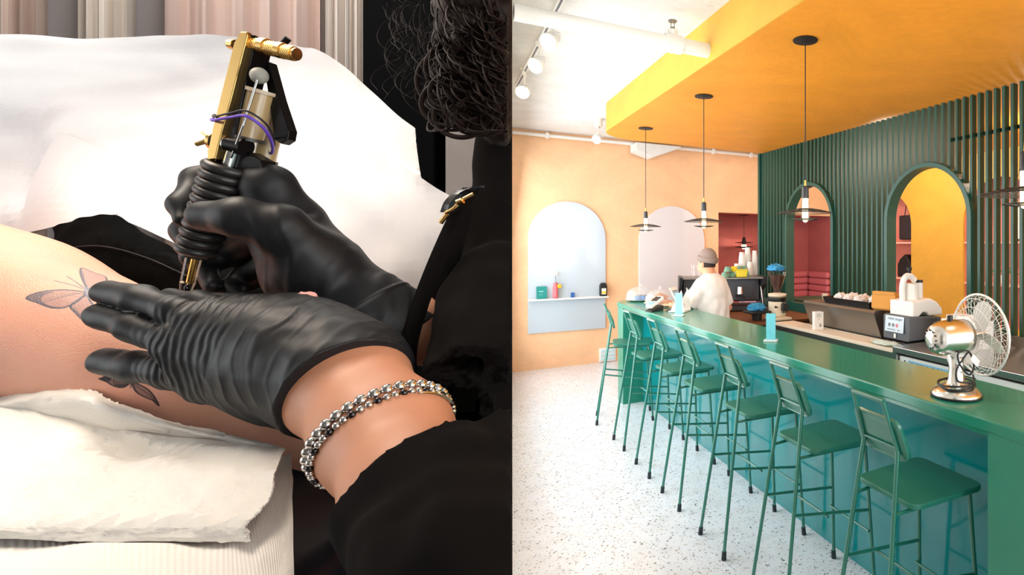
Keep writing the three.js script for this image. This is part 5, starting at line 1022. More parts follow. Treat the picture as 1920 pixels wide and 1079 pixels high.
// ---- the client's arm
const armJ = [[-520, 470, 0.54, 200], [-330, 510, 0.515, 188], [-150, 556, 0.50, 168], [0, 580, 0.50, 153], [120, 626, 0.50, 141], [250, 672, 0.50, 127], [400, 735, 0.50, 104], [520, 786, 0.50, 80], [620, 830, 0.508, 62], [740, 880, 0.52, 52]];
{
  const o = thing('person', 'reclining person whose bare tattooed forearm rests on the bench', 'person', [0, 0, 0]);
  const C = new THREE.CatmullRomCurve3(armJ.map((j) => L(...j.slice(0, 3))), false, 'centripetal');
  const rs = armJ.map((j, i) => { const a = armJ[Math.max(0, i - 1)], b = armJ[Math.min(armJ.length - 1, i + 1)], [nx, ny] = perp(a, b); return rad(j[3], j[0], j[2], nx, ny); });
  const rAt = (t) => { const k = t * (rs.length - 1), i = Math.min(rs.length - 2, Math.floor(k)), f = k - i, s = f * f * (3 - 2 * f); return rs[i] + (rs[i + 1] - rs[i]) * (0.5 * f + 0.5 * s); };
  const surf = (u, v) => { const p = C.getPoint(u), T = C.getTangent(u), a = V(0, 1, 0).addScaledVector(T, -T.y).normalize(), b = T.clone().cross(a), th = v * 2 * Math.PI + 1.5 * Math.PI, r = rAt(u) * (1 + 0.02 * Math.sin(u * 9 + th)); return p.addScaledVector(a, Math.cos(th) * r).addScaledVector(b, Math.sin(th) * r * 0.96); };
  const nu = 120, nv = 72, P = [], U = [], I = [];
  for (let i = 0; i <= nu; i++) for (let j = 0; j <= nv; j++) { const q = surf(i / nu, j / nv); P.push(q.x, q.y, q.z); U.push(i / nu, j / nv); }
  for (let i = 0; i < nu; i++) for (let j = 0; j < nv; j++) { const a = i * (nv + 1) + j, b = a + nv + 1; I.push(a, a + 1, b, b, a + 1, b + 1); }
  const c0 = P.length / 3; { const p = C.getPoint(0), q = C.getPoint(1); P.push(p.x, p.y, p.z, q.x, q.y, q.z); U.push(0, 0.5, 1, 0.5); for (let j = 0; j < nv; j++) { I.push(c0, j + 1, j); const b = nu * (nv + 1) + j; I.push(c0 + 1, b, b + 1); } }
  const g = new THREE.BufferGeometry(); g.setAttribute('position', new THREE.Float32BufferAttribute(P, 3)); g.setAttribute('uv', new THREE.Float32BufferAttribute(U, 2)); g.setIndex(I); g.computeVertexNormals();
  // where the ink sits on the skin: find the surface place for each traced point
  const grid = []; for (let i = 0; i <= 260; i++) for (let j = 0; j <= 260; j++) { const u = i / 260, v = j / 260, q = surf(u, v), r = q.clone().sub(camera.position), d = -r.dot(camB), n = q.clone().sub(C.getPoint(u)); if (n.dot(r) < 0) grid.push([PX + FOCAL * r.dot(camR) / d, PY - FOCAL * r.y / d, u, v]); }
  const uvOf = (px, py) => { let best = null, bd = 1e9, second = null; for (const q of grid) { const e = (q[0] - px) ** 2 + (q[1] - py) ** 2; if (e < bd) { bd = e; best = q; } } let [, , u, v] = best, h = 1 / 260; for (let it = 0; it < 4; it++) { let bu = u, bv = v, be = 1e9; for (let i = -2; i <= 2; i++) for (let j = -2; j <= 2; j++) { const uu = Math.min(1, Math.max(0, u + i * h / 2)), vv = v + j * h / 2, r = surf(uu, vv).sub(camera.position), d = -r.dot(camB), e = (PX + FOCAL * r.dot(camR) / d - px) ** 2 + (PY - FOCAL * r.y / d - py) ** 2; if (e < be) { be = e; bu = uu; bv = vv; } } u = bu; v = bv; h /= 2; } return [u, v]; };
  const TW = 2048, TH = 2048;
  const tex = canvasTex(TW, TH, (c) => {
    c.fillStyle = 'rgb(230,166,138)'; c.fillRect(0, 0, TW, TH);
    for (let i = 0; i < 2600; i++) { const k = rnd(); c.fillStyle = k < 0.4 ? 'rgba(232,150,124,0.05)' : k < 0.8 ? 'rgba(240,184,156,0.06)' : 'rgba(216,140,120,0.05)'; c.beginPath(); c.arc(rnd() * TW, rnd() * TH, 6 + rnd() * 70, 0, 7); c.fill(); }
    for (let i = 0; i < 9000; i++) { c.fillStyle = `rgba(150,90,70,${0.04 + 0.08 * rnd()})`; c.fillRect(rnd() * TW, rnd() * TH, 2, 2); }
    const B = (x, y) => [x / 2.452, 420 + y / 2.452], D = (x, y) => [140 + x / 3.597, 500 + y / 3.597];
    const path = (pts, close) => { c.beginPath(); pts.forEach((p, i) => { const [u, v] = uvOf(...p); c[i ? 'lineTo' : 'moveTo'](u * TW, (1 - v) * TH); }); if (close) c.closePath(); };
    const dense = (pts, n = 6) => { const cv = new THREE.CatmullRomCurve3(pts.map(([x, y]) => V(x, y, 0))); return cv.getPoints(pts.length * n).map((p) => [p.x, p.y]); };
    c.lineJoin = c.lineCap = 'round';
    const shadeIn = (pts, col) => { path(pts, true); c.fillStyle = col; c.fill(); };
    const line = (pts, w, col) => { path(pts); c.strokeStyle = col; c.lineWidth = w; c.stroke(); };
    const wing1 = dense([[392, 312], [300, 304], [200, 311], [140, 328], [122, 342], [180, 366], [240, 386], [290, 386], [340, 366], [388, 328]].map((p) => B(...p)));
    const wing2 = dense([[402, 300], [382, 262], [369, 222], [374, 204], [432, 224], [490, 250], [470, 300], [420, 310]].map((p) => B(...p)));
    const wing3 = dense([[398, 326], [360, 350], [324, 380], [350, 412], [388, 444], [420, 430], [425, 370]].map((p) => B(...p)));
    const ink = 'rgba(74,74,88,';
    for (const w of [wing1, wing2, wing3]) { shadeIn(w, ink + '0.34)'); line(w.concat([w[0]]), 6, ink + '0.9)'); }
    shadeIn(dense([[122, 342], [180, 318], [250, 314], [200, 330], [190, 352], [230, 378], [280, 384], [240, 390], [170, 366]].map((p) => B(...p))), ink + '0.6)');
    shadeIn(dense([[372, 206], [384, 230], [392, 262], [404, 296], [384, 268], [368, 224]].map((p) => B(...p))), ink + '0.55)');
    shadeIn(dense([[324, 380], [346, 392], [376, 420], [404, 428], [390, 446], [352, 414]].map((p) => B(...p))), ink + '0.5)');
    for (let k = 0; k < 5; k++) line([[380, 318], [300 - k * 24, 322 + k * 10], [200 - k * 4, 330 + k * 11]].map((p) => B(...p)), 2, ink + '0.35)');
    shadeIn(dense([[380, 292], [402, 290], [424, 318], [420, 346], [398, 336]].map((p) => B(...p))), 'rgba(110,120,140,0.75)');
    line(dense([[378, 298], [320, 278], [250, 262]].map((p) => B(...p))), 4, ink + '0.8)');
    line(dense([[380, 292], [350, 268], [308, 242]].map((p) => B(...p))), 4, ink + '0.8)');
    const dk = 'rgba(46,30,36,';
    const petal = dense([[168, 760], [205, 744], [216, 716], [262, 742], [340, 760], [376, 768], [352, 800], [312, 816], [262, 806], [216, 778]].map((p) => D(...p)));
    shadeIn(petal, dk + '0.55)'); line(petal.concat([petal[0]]), 6, dk + '0.95)');
    shadeIn(dense([[168, 760], [206, 746], [216, 718], [250, 742], [240, 770], [216, 776]].map((p) => D(...p))), dk + '0.9)');
    shadeIn(dense([[262, 806], [312, 816], [352, 800], [330, 796], [280, 794]].map((p) => D(...p))), dk + '0.85)');
    for (let k = 0; k < 5; k++) line([D(262 + k * 22, 744 + k * 4), D(268 + k * 17, 798)], 3, dk + '0.7)');
    const leaf = dense([[386, 780], [440, 800], [500, 836], [544, 892], [566, 940], [530, 906], [470, 880], [420, 850], [392, 806]].map((p) => D(...p)));
    shadeIn(leaf, dk + '0.42)'); line(leaf.concat([leaf[0]]), 6, dk + '0.92)');
    line(dense([[390, 790], [450, 830], [510, 872], [560, 934]].map((p) => D(...p))), 3, dk + '0.8)');
    line([D(384, 772), D(376, 822)], 3, dk + '0.5)');
  });
  const sk = MP(0xffffff, { map: tex, roughness: 0.5, sheen: 0.2, bumpMap: fieldTex(256, (x, y) => 0.5 + 0.5 * tile(x, y, 70), [8, 5]), bumpScale: 0.0003 });
  part(o, 'arm', [g], sk);
  rebase(o, L(250, 790, 0.5));
}
// ---- the artist: body, gloves, shirt, hair
const skinA = MP(srgb(202, 138, 104), { roughness: 0.5, bumpMap: fieldTex(256, (x, y) => 0.5 + 0.5 * tile(x, y, 60), [1, 1]), bumpScale: 0.0002 });
const gloveM = MP(srgb(24, 24, 26), { roughness: 0.5, specularIntensity: 0.6 });
const clothM = MP(srgb(15, 12, 11), { roughness: 0.95, specularIntensity: 0.15 });
{
  const o = thing('person', 'tattoo artist with dark curly hair, black sleeves and black gloves bending over the arm', 'person', [0, 0, 0]);
  // left forearm
  const FA = [[560, 672, 0.452, 80], [640, 708, 0.438, 106], [724, 818, 0.392, 114], [788, 930, 0.345, 124], [850, 1110, 0.275, 150]];
  const RA = [[690, 590, 0.53, 62], [800, 620, 0.55, 56], [870, 635, 0.57, 54], [930, 660, 0.60, 50]];
  const TO = [[945, 420, 0.68, 30], [948, 700, 0.66, 40], [945, 1200, 0.52, 90]];
  const HE = [[990, -20, 0.62, 90], [985, 90, 0.63, 84], [955, 300, 0.66, 30]];
  const UA = [[850, 1110, 0.275, 140], [955, 900, 0.46, 50], [955, 560, 0.64, 30]];
  const bf = blend([blend(chain(FA), 0.02), blend(chain(RA), 0.02), blend([...chain(TO), ...chain(HE)], 0.02), blend(chain(UA), 0.02)], 0.004);
  const bodyF = (x, y, z) => Math.max(bf(x, y, z), clipP(x, y, z) + 0.006);
  const [lo1, hi1] = bounds([...FA, ...UA], 0.012), [lo, hi] = bounds([...FA, ...RA, ...TO, ...HE, ...UA], 0.012);
  part(o, 'body', [nets(bodyF, lo, hi, 0.0045)], skinA);
  // ---- left glove
  const palmN = L(500, 660, 0.43).sub(L(500, 660, 0.53)).normalize();
  const fA = [[201, 547, 0.437, 23], [262, 561, 0.43, 26], [325, 583, 0.424, 27], [405, 610, 0.428, 34], [470, 640, 0.435, 42]];
  const fB = [[190, 593, 0.432, 25], [255, 614, 0.424, 28], [325, 640, 0.418, 29], [415, 660, 0.424, 36], [480, 670, 0.432, 46]];
  const fC = [[198, 678, 0.434, 24], [256, 688, 0.428, 27], [318, 697, 0.424, 31], [395, 708, 0.428, 40], [470, 700, 0.436, 48]];
  const fD = [[318, 556, 0.470, 15], [370, 566, 0.462, 20], [430, 590, 0.452, 30], [490, 622, 0.445, 40]];
  const th = [[395, 566, 0.468, 16], [450, 575, 0.462, 24], [520, 610, 0.455, 40]];
  const pj = [[430, 640, 0.432, 78], [500, 650, 0.434, 98], [580, 676, 0.440, 100]];
  const cuffJ = [[585, 682, 0.442, 99], [645, 711, 0.432, 109], [690, 775, 0.402, 117]];
  const palm = [flatCap(L(432, 650, 0.434), L(520, 665, 0.436), rad(92, 432, 0.434, 0, 1), rad(112, 520, 0.436, 0, 1), palmN, 2.0), ...chain([[480, 655, 0.436, 84], [560, 674, 0.438, 100], [620, 695, 0.436, 104]]), ...chain(cuffJ)];
  const fingers = [chain(fA), chain(fB), chain(fC), chain(fD), chain(th)].map((c) => blend(c, 0.006));
  const palmF = blend(palm, 0.02);
  const cpt = L(655, 735, 0.424), cn = camera.position.clone().sub(cpt).normalize().multiplyScalar(0.62).addScaledVector(camR, 0.42).addScaledVector(camU, -0.62).normalize();
  const axP = L(470, 650, 0.43), axD = L(640, 700, 0.435).sub(axP).normalize(), axU = V(0, 1, 0).addScaledVector(axD, -axD.y).normalize();
  const gloveL = (x, y, z) => {
    let d = palmF(x, y, z), fd = 1e3;
    for (const f of fingers) fd = Math.min(fd, f(x, y, z));
    d = smin(d, fd, 0.010);
    if (d < 0.012 && d > -0.012) {
      const px = x - axP.x, py = y - axP.y, pz = z - axP.z, u = px * axD.x + py * axD.y + pz * axD.z, v = px * axU.x + py * axU.y + pz * axU.z;
      // stretch folds running across the back of the hand, curved like the cuff
      const w = u - 6.5 * (v - 0.012) * (v - 0.012) + 0.25 * v + 0.003 * noise3(x * 30, y * 30, z * 30);
      const m = Math.min(1, Math.max(0, (u + 0.03) / 0.03)), s = Math.sin(w * 2 * Math.PI / 0.0155 + 1.8 * noise3(x * 18, y * 18, z * 18 + 4));
      d -= m * (0.00085 * (s > 0 ? s * s : -0.25 * s * s)) * (0.5 + 0.5 * noise3(x * 14 + 3, y * 14, z * 14));
      if (u < 0.0) { const q = Math.sin((u + 0.35 * v) * 2 * Math.PI / 0.0068 + 2 * noise3(x * 40, y * 40, z * 40)), mm = Math.exp(-(((u + 0.045) / 0.018) ** 2)) + 0.8 * Math.exp(-(((u + 0.012) / 0.016) ** 2)); d -= 0.00045 * mm * q; }
      d -= 0.0005 * noise3(x * 55, y * 55, z * 55) + 0.0009 * noise3(x * 22, y * 22, z * 22 + 9);
    }
    const c = (x - cpt.x) * cn.x + (y - cpt.y) * cn.y + (z - cpt.z) * cn.z;
    return Math.max(d, c);
  };
  const [l1, h1] = bounds([...fA, ...fB, ...fC, ...fD, ...pj, ...cuffJ], 0.008);
  const gl = part(o, 'glove', [nets(gloveL, l1, h1, 0.0016)], gloveM, 'black glove pressed flat on the tattooed arm');
  // ---- right glove, closed round the grip
  const iF = [[505, 348, 0.505, 40], [440, 322, 0.530, 26], [372, 338, 0.520, 25], [338, 384, 0.494, 23], [341, 412, 0.487, 20]];
  const mF = [[510, 390, 0.53, 38], [425, 400, 0.545, 27], [350, 432, 0.522, 24], [356, 484, 0.506, 21]];
  const rF = [[525, 430, 0.54, 38], [440, 470, 0.55, 27], [382, 500, 0.53, 22], [398, 536, 0.512, 19]];
  const pF = [[545, 480, 0.54, 34], [465, 520, 0.55, 24], [425, 545, 0.53, 19], [446, 562, 0.516, 17]];
  const tF = [[384, 405, 0.463, 28], [452, 408, 0.462, 35], [525, 428, 0.475, 46], [590, 490, 0.50, 66]];
  const pR = [[502, 356, 0.505, 44], [538, 425, 0.515, 66], [592, 512, 0.52, 82], [690, 598, 0.53, 82], [800, 640, 0.55, 78]];
  const fr = [iF, mF, rF, pF, tF].map((q) => blend(chain(q), 0.008)), pf = blend(chain(pR), 0.02);
  const rAx = L(560, 470, 0.5), rD = L(720, 600, 0.53).sub(L(540, 420, 0.515)).normalize();
  const ce = L(795, 620, 0.55);
  const gloveR = (x, y, z) => {
    let d = 1e3; for (const f of fr) d = Math.min(d, f(x, y, z));
    d = smin(d, pf(x, y, z), 0.014);
    if (d < 0.012 && d > -0.012) {
      const u = (x - rAx.x) * rD.x + (y - rAx.y) * rD.y + (z - rAx.z) * rD.z;
      const v = (x - rAx.x) * camR.x + (y - rAx.y) * 0.9;
      const s = Math.sin((u * 0.6 + v * 0.5) * 2 * Math.PI / 0.024 + 2.2 * noise3(x * 14, y * 14, z * 14));
      const m = Math.min(1, Math.max(0, (u + 0.05) / 0.03));
      d -= m * 0.0011 * (s > 0.2 ? (s - 0.2) * (s - 0.2) : 0) + 0.0003 * noise3(x * 50, y * 50, z * 50) + 0.0006 * noise3(x * 20, y * 20, z * 20);
      const cuff = u - 0.075; d -= 0.0012 * Math.exp(-((cuff / 0.0016) ** 2));
    }
    return Math.max(d, (x - ce.x) * rD.x + (z - ce.z) * rD.z + (y - ce.y) * rD.y);
  };
  const [l2, h2] = bounds([...iF, ...mF, ...rF, ...pF, ...tF, ...pR], 0.008);
  part(o, 'glove', [nets(gloveR, l2, h2, 0.0018)], gloveM, 'black glove closed round the machine grip');
  // ---- shirt: left sleeve and torso
  const SL = [[716, 805, 0.394, 121], [792, 930, 0.343, 136], [870, 1110, 0.272, 168]];
  const UA2 = [[850, 1110, 0.275, 172], [935, 900, 0.42, 175], [950, 560, 0.58, 120]];
  const TO2 = [[955, 215, 0.64, 52], [948, 300, 0.66, 52], [938, 420, 0.65, 66], [925, 620, 0.62, 92], [915, 760, 0.58, 100], [930, 1000, 0.50, 150], [940, 1250, 0.45, 200]];
  const sf = blend([...chain(SL), ...chain(UA2), ...chain(TO2)], 0.02);
  const sp = L(766, 922, 0.352), sn = camera.position.clone().sub(sp).normalize().multiplyScalar(0.5).addScaledVector(camR, 0.62).addScaledVector(camU, -0.62).normalize();
  const shirtF = (x, y, z) => {
    let d = sf(x, y, z);
    if (d < 0.02 && d > -0.02) d -= 0.0022 * noise3(x * 22, y * 14, z * 22) + 0.0016 * Math.sin(x * 130 + y * 60 + 3 * noise3(x * 8, y * 8, z * 8));
    const near = (x - sp.x) * sn.x + (y - sp.y) * sn.y + (z - sp.z) * sn.z;
    const r = Math.hypot(x - sp.x, y - sp.y, z - sp.z);
    if (r < 0.12) d = Math.max(d, -near);
    return Math.max(d, clipP(x, y, z));
  };
  const [l3, h3] = bounds([...SL, ...UA2, ...TO2], 0.012);
  part(o, 'black_shirt', [nets(shirtF, l3, h3, 0.0042)], clothM);
  // ---- strap of a cross-body bag with a metal clasp
  const st = (pts, wpx) => sheet([pts.map(([x, y, d]) => [x - wpx / 2, y, d]), pts.map(([x, y, d]) => [x + wpx / 2, y, d + 0.004])], 4, 40, 0.002);
  const strapPts = [[884, 352, 0.56], [850, 420, 0.545], [815, 500, 0.53], [785, 580, 0.515], [765, 660, 0.50], [770, 760, 0.49]];
  const sheetCols = (pts, w) => sheet(pts.map(([x, y, d]) => [[x - w / 2, y, d], [x, y, d - 0.003], [x + w / 2, y, d + 0.002]]), 4, 60, 0.002);
  const bag = part(o, 'strap', [sheetCols(strapPts, 34)], clothM);
  part(o, 'strap', [sheetCols([[868, 390, 0.57], [845, 480, 0.555], [826, 560, 0.545], [812, 640, 0.535], [820, 760, 0.52]], 40)], clothM);
  part(bag, 'clasp_tab', [sheetCols([[896, 352, 0.552], [868, 358, 0.548], [846, 378, 0.545], [838, 398, 0.545]].map(([x, y, d]) => [x, y, d]), 26)], MP(srgb(30, 30, 34), { roughness: 0.25 }));
  part(bag, 'clasp', [tubeP([[888, 364, 0.540], [866, 376, 0.538], [850, 392, 0.537], [836, 400, 0.537]], 4.5, 20, 8), rodP([858, 380, 0.536], [868, 376, 0.536], 6), rodP([826, 418, 0.538], [838, 402, 0.538], 5)], M(srgb(240, 196, 130), { metalness: 1, roughness: 0.25 }));
  // ---- hair: dark mass and curls
  const hairM = MP(srgb(34, 22, 18), { roughness: 0.6, specularIntensity: 0.25 }), hairL = hairM;
  const HM = [[968, -95, 0.60, 118], [942, -30, 0.575, 112], [930, 20, 0.56, 96], [925, 110, 0.565, 78], [920, 190, 0.575, 54], [935, 235, 0.59, 34]];
  const hm = blend(chain(HM), 0.03);
  const hairMass = part(o, 'hair', [nets((x, y, z) => Math.max(hm(x, y, z) - 0.006 * noise3(x * 26, y * 26, z * 26) - 0.003 * noise3(x * 60, y * 30, z * 60), clipP(x, y, z)), ...bounds(HM, 0.02), 0.0045)], hairM);
  const curls = [[], []];
  for (let k = 0; k < 240; k++) {
    const edge = k < 36, x0 = edge ? rr(720, 850) : rr(815, 955), y0 = rr(-40, edge ? 60 : 130), len = rr(90, 200), d = rr(0.50, 0.56), ph = rr(0, 6), amp = rr(8, 26), f = rr(1.2, 2.6), dx = rr(-14, edge ? 40 : 30);
    const pts = []; for (let i = 0; i <= 12; i++) { const t = i / 12, cu = amp * (0.4 + t) * Math.sin(ph + t * f * 6.28), yy = y0 + t * len; pts.push([Math.min(950, x0 + dx * t + cu), Math.min(248 - 0.02 * k, yy + 0.35 * amp * Math.cos(ph + t * f * 6.28)), d - 0.012 * Math.cos(ph + t * f * 6.28)]); }
    curls[k % 3 === 0 ? 1 : 0].push(tubeP(pts, edge ? 0.4 : rr(0.9, 3.2), 30, 5));
  }
  for (let k = 0; k < 14; k++) { // thick locks that curl back under the jaw
    const x0 = 930 - k * 6, y0 = 60 + (k % 5) * 22, d = 0.515 + 0.004 * (k % 4), pts = [];
    for (let i = 0; i <= 14; i++) { const a = Math.PI * (0.35 + 1.15 * i / 14), r = 46 + (k % 4) * 10; pts.push([Math.min(948, x0 - 6 + r * 1.0 * Math.cos(a)), y0 + 60 + r * 0.95 * Math.sin(a) * 0.9 + i, d]); }
    curls[k % 2].push(tubeP(pts, 5.5, 30, 7));
  }
  const cm = part(hairMass, 'curls', curls[0], hairM); cm.userData.kind = 'stuff';
  const cl = part(hairMass, 'loose_locks', curls[1], hairL); cl.userData.kind = 'stuff';
  rebase(o, L(900, 1250, 0.45));
}
// ---- bracelet of steel beads, double strand, round the wrist
{
  const o = thing('bracelet', 'double strand bracelet of polished steel beads on the artist wrist', 'bracelet', [0, 0, 0]);
  const steelB = M(srgb(205, 200, 196), { metalness: 1, roughness: 0.14 }), dark = M(srgb(70, 66, 68), { metalness: 1, roughness: 0.2 });
  const c = L(722, 817, 0.392), ax = camera.position.clone().sub(c).normalize().multiplyScalar(0.55).addScaledVector(camR, 0.38).addScaledVector(camU, -0.68).normalize();
  const u = V(0, 1, 0).addScaledVector(ax, -ax.y).normalize(), v = ax.clone().cross(u);
  const R = 0.0432;
  const n = 36;
  const bead = ball(0.0039, 0, 0, 0, 14, 10), small = ball(0.0026, 0, 0, 0, 10, 8);
  for (let k = 0; k < n; k++) {
    const a = k / n * 2 * Math.PI, p = c.clone().addScaledVector(u, Math.cos(a) * R).addScaledVector(v, Math.sin(a) * R).addScaledVector(ax, -0.003);
    const b = part(o, 'bead', bead.clone().translate(p.x, p.y, p.z), steelB);
  }
  const m = 54;
  for (let k = 0; k < m; k++) {
    const a = k / m * 2 * Math.PI, p = c.clone().addScaledVector(u, Math.cos(a) * (R + 0.0006)).addScaledVector(v, Math.sin(a) * (R + 0.0006)).addScaledVector(ax, 0.0042);
    part(o, 'small_bead', small.clone().translate(p.x, p.y, p.z), k % 3 ? steelB : dark);
  }
  const pts = []; for (let k = 0; k <= 10; k++) { const a = -0.9 + k * 0.07, p = c.clone().addScaledVector(u, Math.cos(a) * (R + 0.001)).addScaledVector(v, Math.sin(a) * (R + 0.001)).addScaledVector(ax, 0.0065); pts.push(p); }
  part(o, 'clasp_bar', [tube(pts, 0.0012, 20, 6)], steelB);
  rebase(o, c);
}
// ---- the tattoo machine
{
  const o = thing('tattoo_machine', 'brass and black coil tattoo machine held upright in the right glove', 'tattoo machine', [0, 0, 0]);
  const brass = M(srgb(214, 176, 110), { metalness: 1, roughness: 0.26 }), blackM = M(srgb(22, 20, 20), { metalness: 0.6, roughness: 0.3 }), steelM = M(srgb(205, 205, 205), { metalness: 1, roughness: 0.2 });
  const coilM = MP(srgb(168, 140, 96), { roughness: 0.35, clearcoat: 0.8, clearcoatRoughness: 0.15 });
  const D = 0.495;
  // flat frame bar: brass face, black body behind
  const plate = (pts, d0, th) => { const q = pts.map(([x, y]) => L(x, y, d0)), o0 = q[0], ex = camR, ey = camU; const s = q.map((p) => [p.clone().sub(o0).dot(ex), p.clone().sub(o0).dot(ey)]); const g = extr(s, th, 0.0006); g.applyMatrix4(new THREE.Matrix4().makeBasis(ex, ey, camB)).translate(o0.x, o0.y, o0.z); return g.translate(-camB.x * th, -camB.y * th, -camB.z * th); };
  part(o, 'frame_face', [plate([[452, 60], [464, 60], [465, 66], [433, 190], [416, 250], [404, 298], [390, 300], [392, 280], [400, 240], [440, 80]].reverse(), D - 0.012, 0.0035)], brass, 'polished brass front bar');
  part(o, 'frame', [plate([[462, 62], [476, 66], [478, 84], [456, 180], [442, 250], [420, 300], [404, 300], [420, 240]].reverse(), D - 0.008, 0.016)], blackM);
  const knurl = (a, b, R) => { const A = L(...a), B = L(...b), d = B.clone().sub(A), len = d.length(), [nx, ny] = perp(a, b), r = rad(R, a[0], a[2], nx, ny); const g = new THREE.CylinderGeometry(r, r, len, 72, 60, false), q = g.attributes.position;
    for (let i = 0; i < q.count; i++) { const x = q.getX(i), y = q.getY(i), z = q.getZ(i), h = Math.hypot(x, z); if (h < r * 0.9) continue; const t = Math.atan2(z, x), k = 1 - 0.09 * (1 - Math.abs(Math.sin(9 * t + y * 1500)) * Math.abs(Math.sin(9 * t - y * 1500))); q.setX(i, x * k); q.setZ(i, z * k); }
    g.computeVertexNormals(); g.applyQuaternion(new THREE.Quaternion().setFromUnitVectors(V(0, 1, 0), d.normalize())); return g.translate((A.x + B.x) / 2, (A.y + B.y) / 2, (A.z + B.z) / 2); };
  part(o, 'thumb_screw', [knurl([470, 82, D - 0.004], [552, 101, D - 0.004], 14.5)], M(srgb(222, 176, 104), { metalness: 1, roughness: 0.34 }), 'knurled brass contact screw');
  part(o, 'screw_cap', [rodP([549, 100, D - 0.004], [557, 102, D - 0.004], 12, 12, 22)], brass);
  part(o, 'screw_collar', [rodP([468, 81, D - 0.004], [476, 83, D - 0.004], 17, 17, 22), rodP([492, 86, D - 0.004], [502, 88, D - 0.004], 15.5, 15.5, 22), rodP([524, 94, D - 0.004], [533, 96, D - 0.004], 15.5, 15.5, 22)], brass);
  part(o, 'screw_nut', [rodP([431, 83, D - 0.008], [441, 84, D - 0.008], 9.5, 10, 6)], brass);
  part(o, 'binding_post', [rodP([526, 88, D + 0.008], [540, 72, D + 0.008], 7), rodP([470, 100, D + 0.002], [464, 168, D + 0.002], 4, 6)], blackM);
  part(o, 'rear_plate', [plate([[494, 116], [504, 116], [523, 185], [543, 245], [540, 262], [528, 270], [515, 262], [506, 190]].reverse(), D + 0.006, 0.008)], blackM);
  part(o, 'rubber_nub', [new THREE.SphereGeometry(0.0072, 18, 14).scale(0.92, 1, 1).translate(...L(486, 142, D - 0.008).toArray())], M(srgb(150, 148, 138), { roughness: 0.55 }));
  part(o, 'needle_bar', [rodP([483, 150, D - 0.017], [456, 236, D - 0.017], 2.4), rodP([456, 236, D - 0.017], [432, 300, D - 0.006], 2.4)], steelM);
  const coil = (a, b, R, name) => {
    const g = []; part(o, name, [rodP(a, b, R * 0.86, R * 0.84, 30)], coilM, 'amber wrapped coil');
    const ax = L(...b).sub(L(...a)).normalize(), mk = (t0, t1, r) => rodP([a[0] + (b[0] - a[0]) * t0, a[1] + (b[1] - a[1]) * t0, a[2]], [a[0] + (b[0] - a[0]) * t1, a[1] + (b[1] - a[1]) * t1, a[2]], r, r, 30);
    part(o, 'coil_washer', [mk(-0.03, 0.04, R)], M(srgb(196, 176, 150), { roughness: 0.4 }));
    part(o, 'coil_washer', [mk(0.95, 1.02, R)], M(srgb(60, 54, 46), { roughness: 0.4 }));
  };
  coil([489, 172, D + 0.004], [466, 262, D + 0.004], 35, 'coil');
  coil([514, 214, D + 0.024], [494, 304, D + 0.024], 28, 'coil');
  const bandM = M(srgb(104, 70, 190), { roughness: 0.5 });
  part(o, 'rubber_band', [tubeP([[400, 226, D - 0.017], [432, 220, D - 0.021], [462, 218, D - 0.024], [490, 236, D - 0.016], [508, 262, D - 0.002], [508, 288, D + 0.02], [480, 270, D + 0.03], [430, 240, D + 0.02], [402, 224, D]], 3.2, 80, 6, true)], bandM);
  part(o, 'rubber_band', [tubeP([[402, 219, D - 0.016], [432, 212, D - 0.02], [462, 208, D - 0.024], [492, 226, D - 0.016], [510, 250, D - 0.002], [512, 276, D + 0.02], [480, 262, D + 0.03], [430, 232, D + 0.02], [404, 216, D]], 2.2, 80, 6, true)], M(srgb(40, 34, 40), { roughness: 0.6 }));
  part(o, 'tube_clamp', [rodP([402, 264, D - 0.004], [462, 276, D - 0.004], 17, 17, 26)], blackM);
  part(o, 'clamp_ring', [rodP([402, 264, D - 0.004], [408, 265.2, D - 0.004], 18.5, 18.5, 26)], brass);
  part(o, 'clamp_ring', [rodP([430, 270, D - 0.004], [432, 270.4, D - 0.004], 17.6, 17.6, 26)], steelM);
  part(o, 'wing_screw', [rodP([400, 264, D - 0.004], [392, 262, D - 0.004], 9, 7), rodP([396, 262, D - 0.004], [368, 271, D - 0.006], 5, 4), rodP([396, 260, D - 0.004], [380, 248, D - 0.002], 5, 3.6)], brass);
  part(o, 'clamp_block', [plate([[410, 280], [462, 284], [490, 300], [496, 320], [450, 320], [424, 310], [408, 294]].reverse(), D - 0.002, 0.014)], blackM);
  part(o, 'steel_tube', [rodP([436, 284, D - 0.004], [424, 326, D - 0.004], 13.5, 13.5, 22)], steelM);
  part(o, 'lower_stem', [plate([[390, 280], [408, 284], [404, 306], [390, 304]].reverse(), D - 0.004, 0.01)], brass);
  // ribbed grip, made of rolled rings
  const gA = [430, 314], gB = [362, 486], gripM = MP(srgb(34, 31, 30), { roughness: 0.42 });
  const at = (t) => [gA[0] + (gB[0] - gA[0]) * t, gA[1] + (gB[1] - gA[1]) * t, D - 0.002];
  part(o, 'grip', [rodP(at(0), at(0.97), 36, 28, 26)], gripM);
  const gd = L(...at(1)).sub(L(...at(0))).normalize();
  for (let k = 0; k < 11; k++) { const t = 0.02 + k * 0.088, R = rad(40 - 11 * t, at(t)[0], D, 0.9, 0.36); const g = new THREE.TorusGeometry(R, 0.0042, 12, 34); g.applyQuaternion(new THREE.Quaternion().setFromUnitVectors(V(0, 0, 1), gd)); const p = L(...at(t)); part(o, 'grip_ring', [g.translate(p.x, p.y, p.z)], gripM); }
  const clearM = MP(srgb(255, 246, 230), { roughness: 0.04, transmission: 1, thickness: 0, ior: 1.5 });
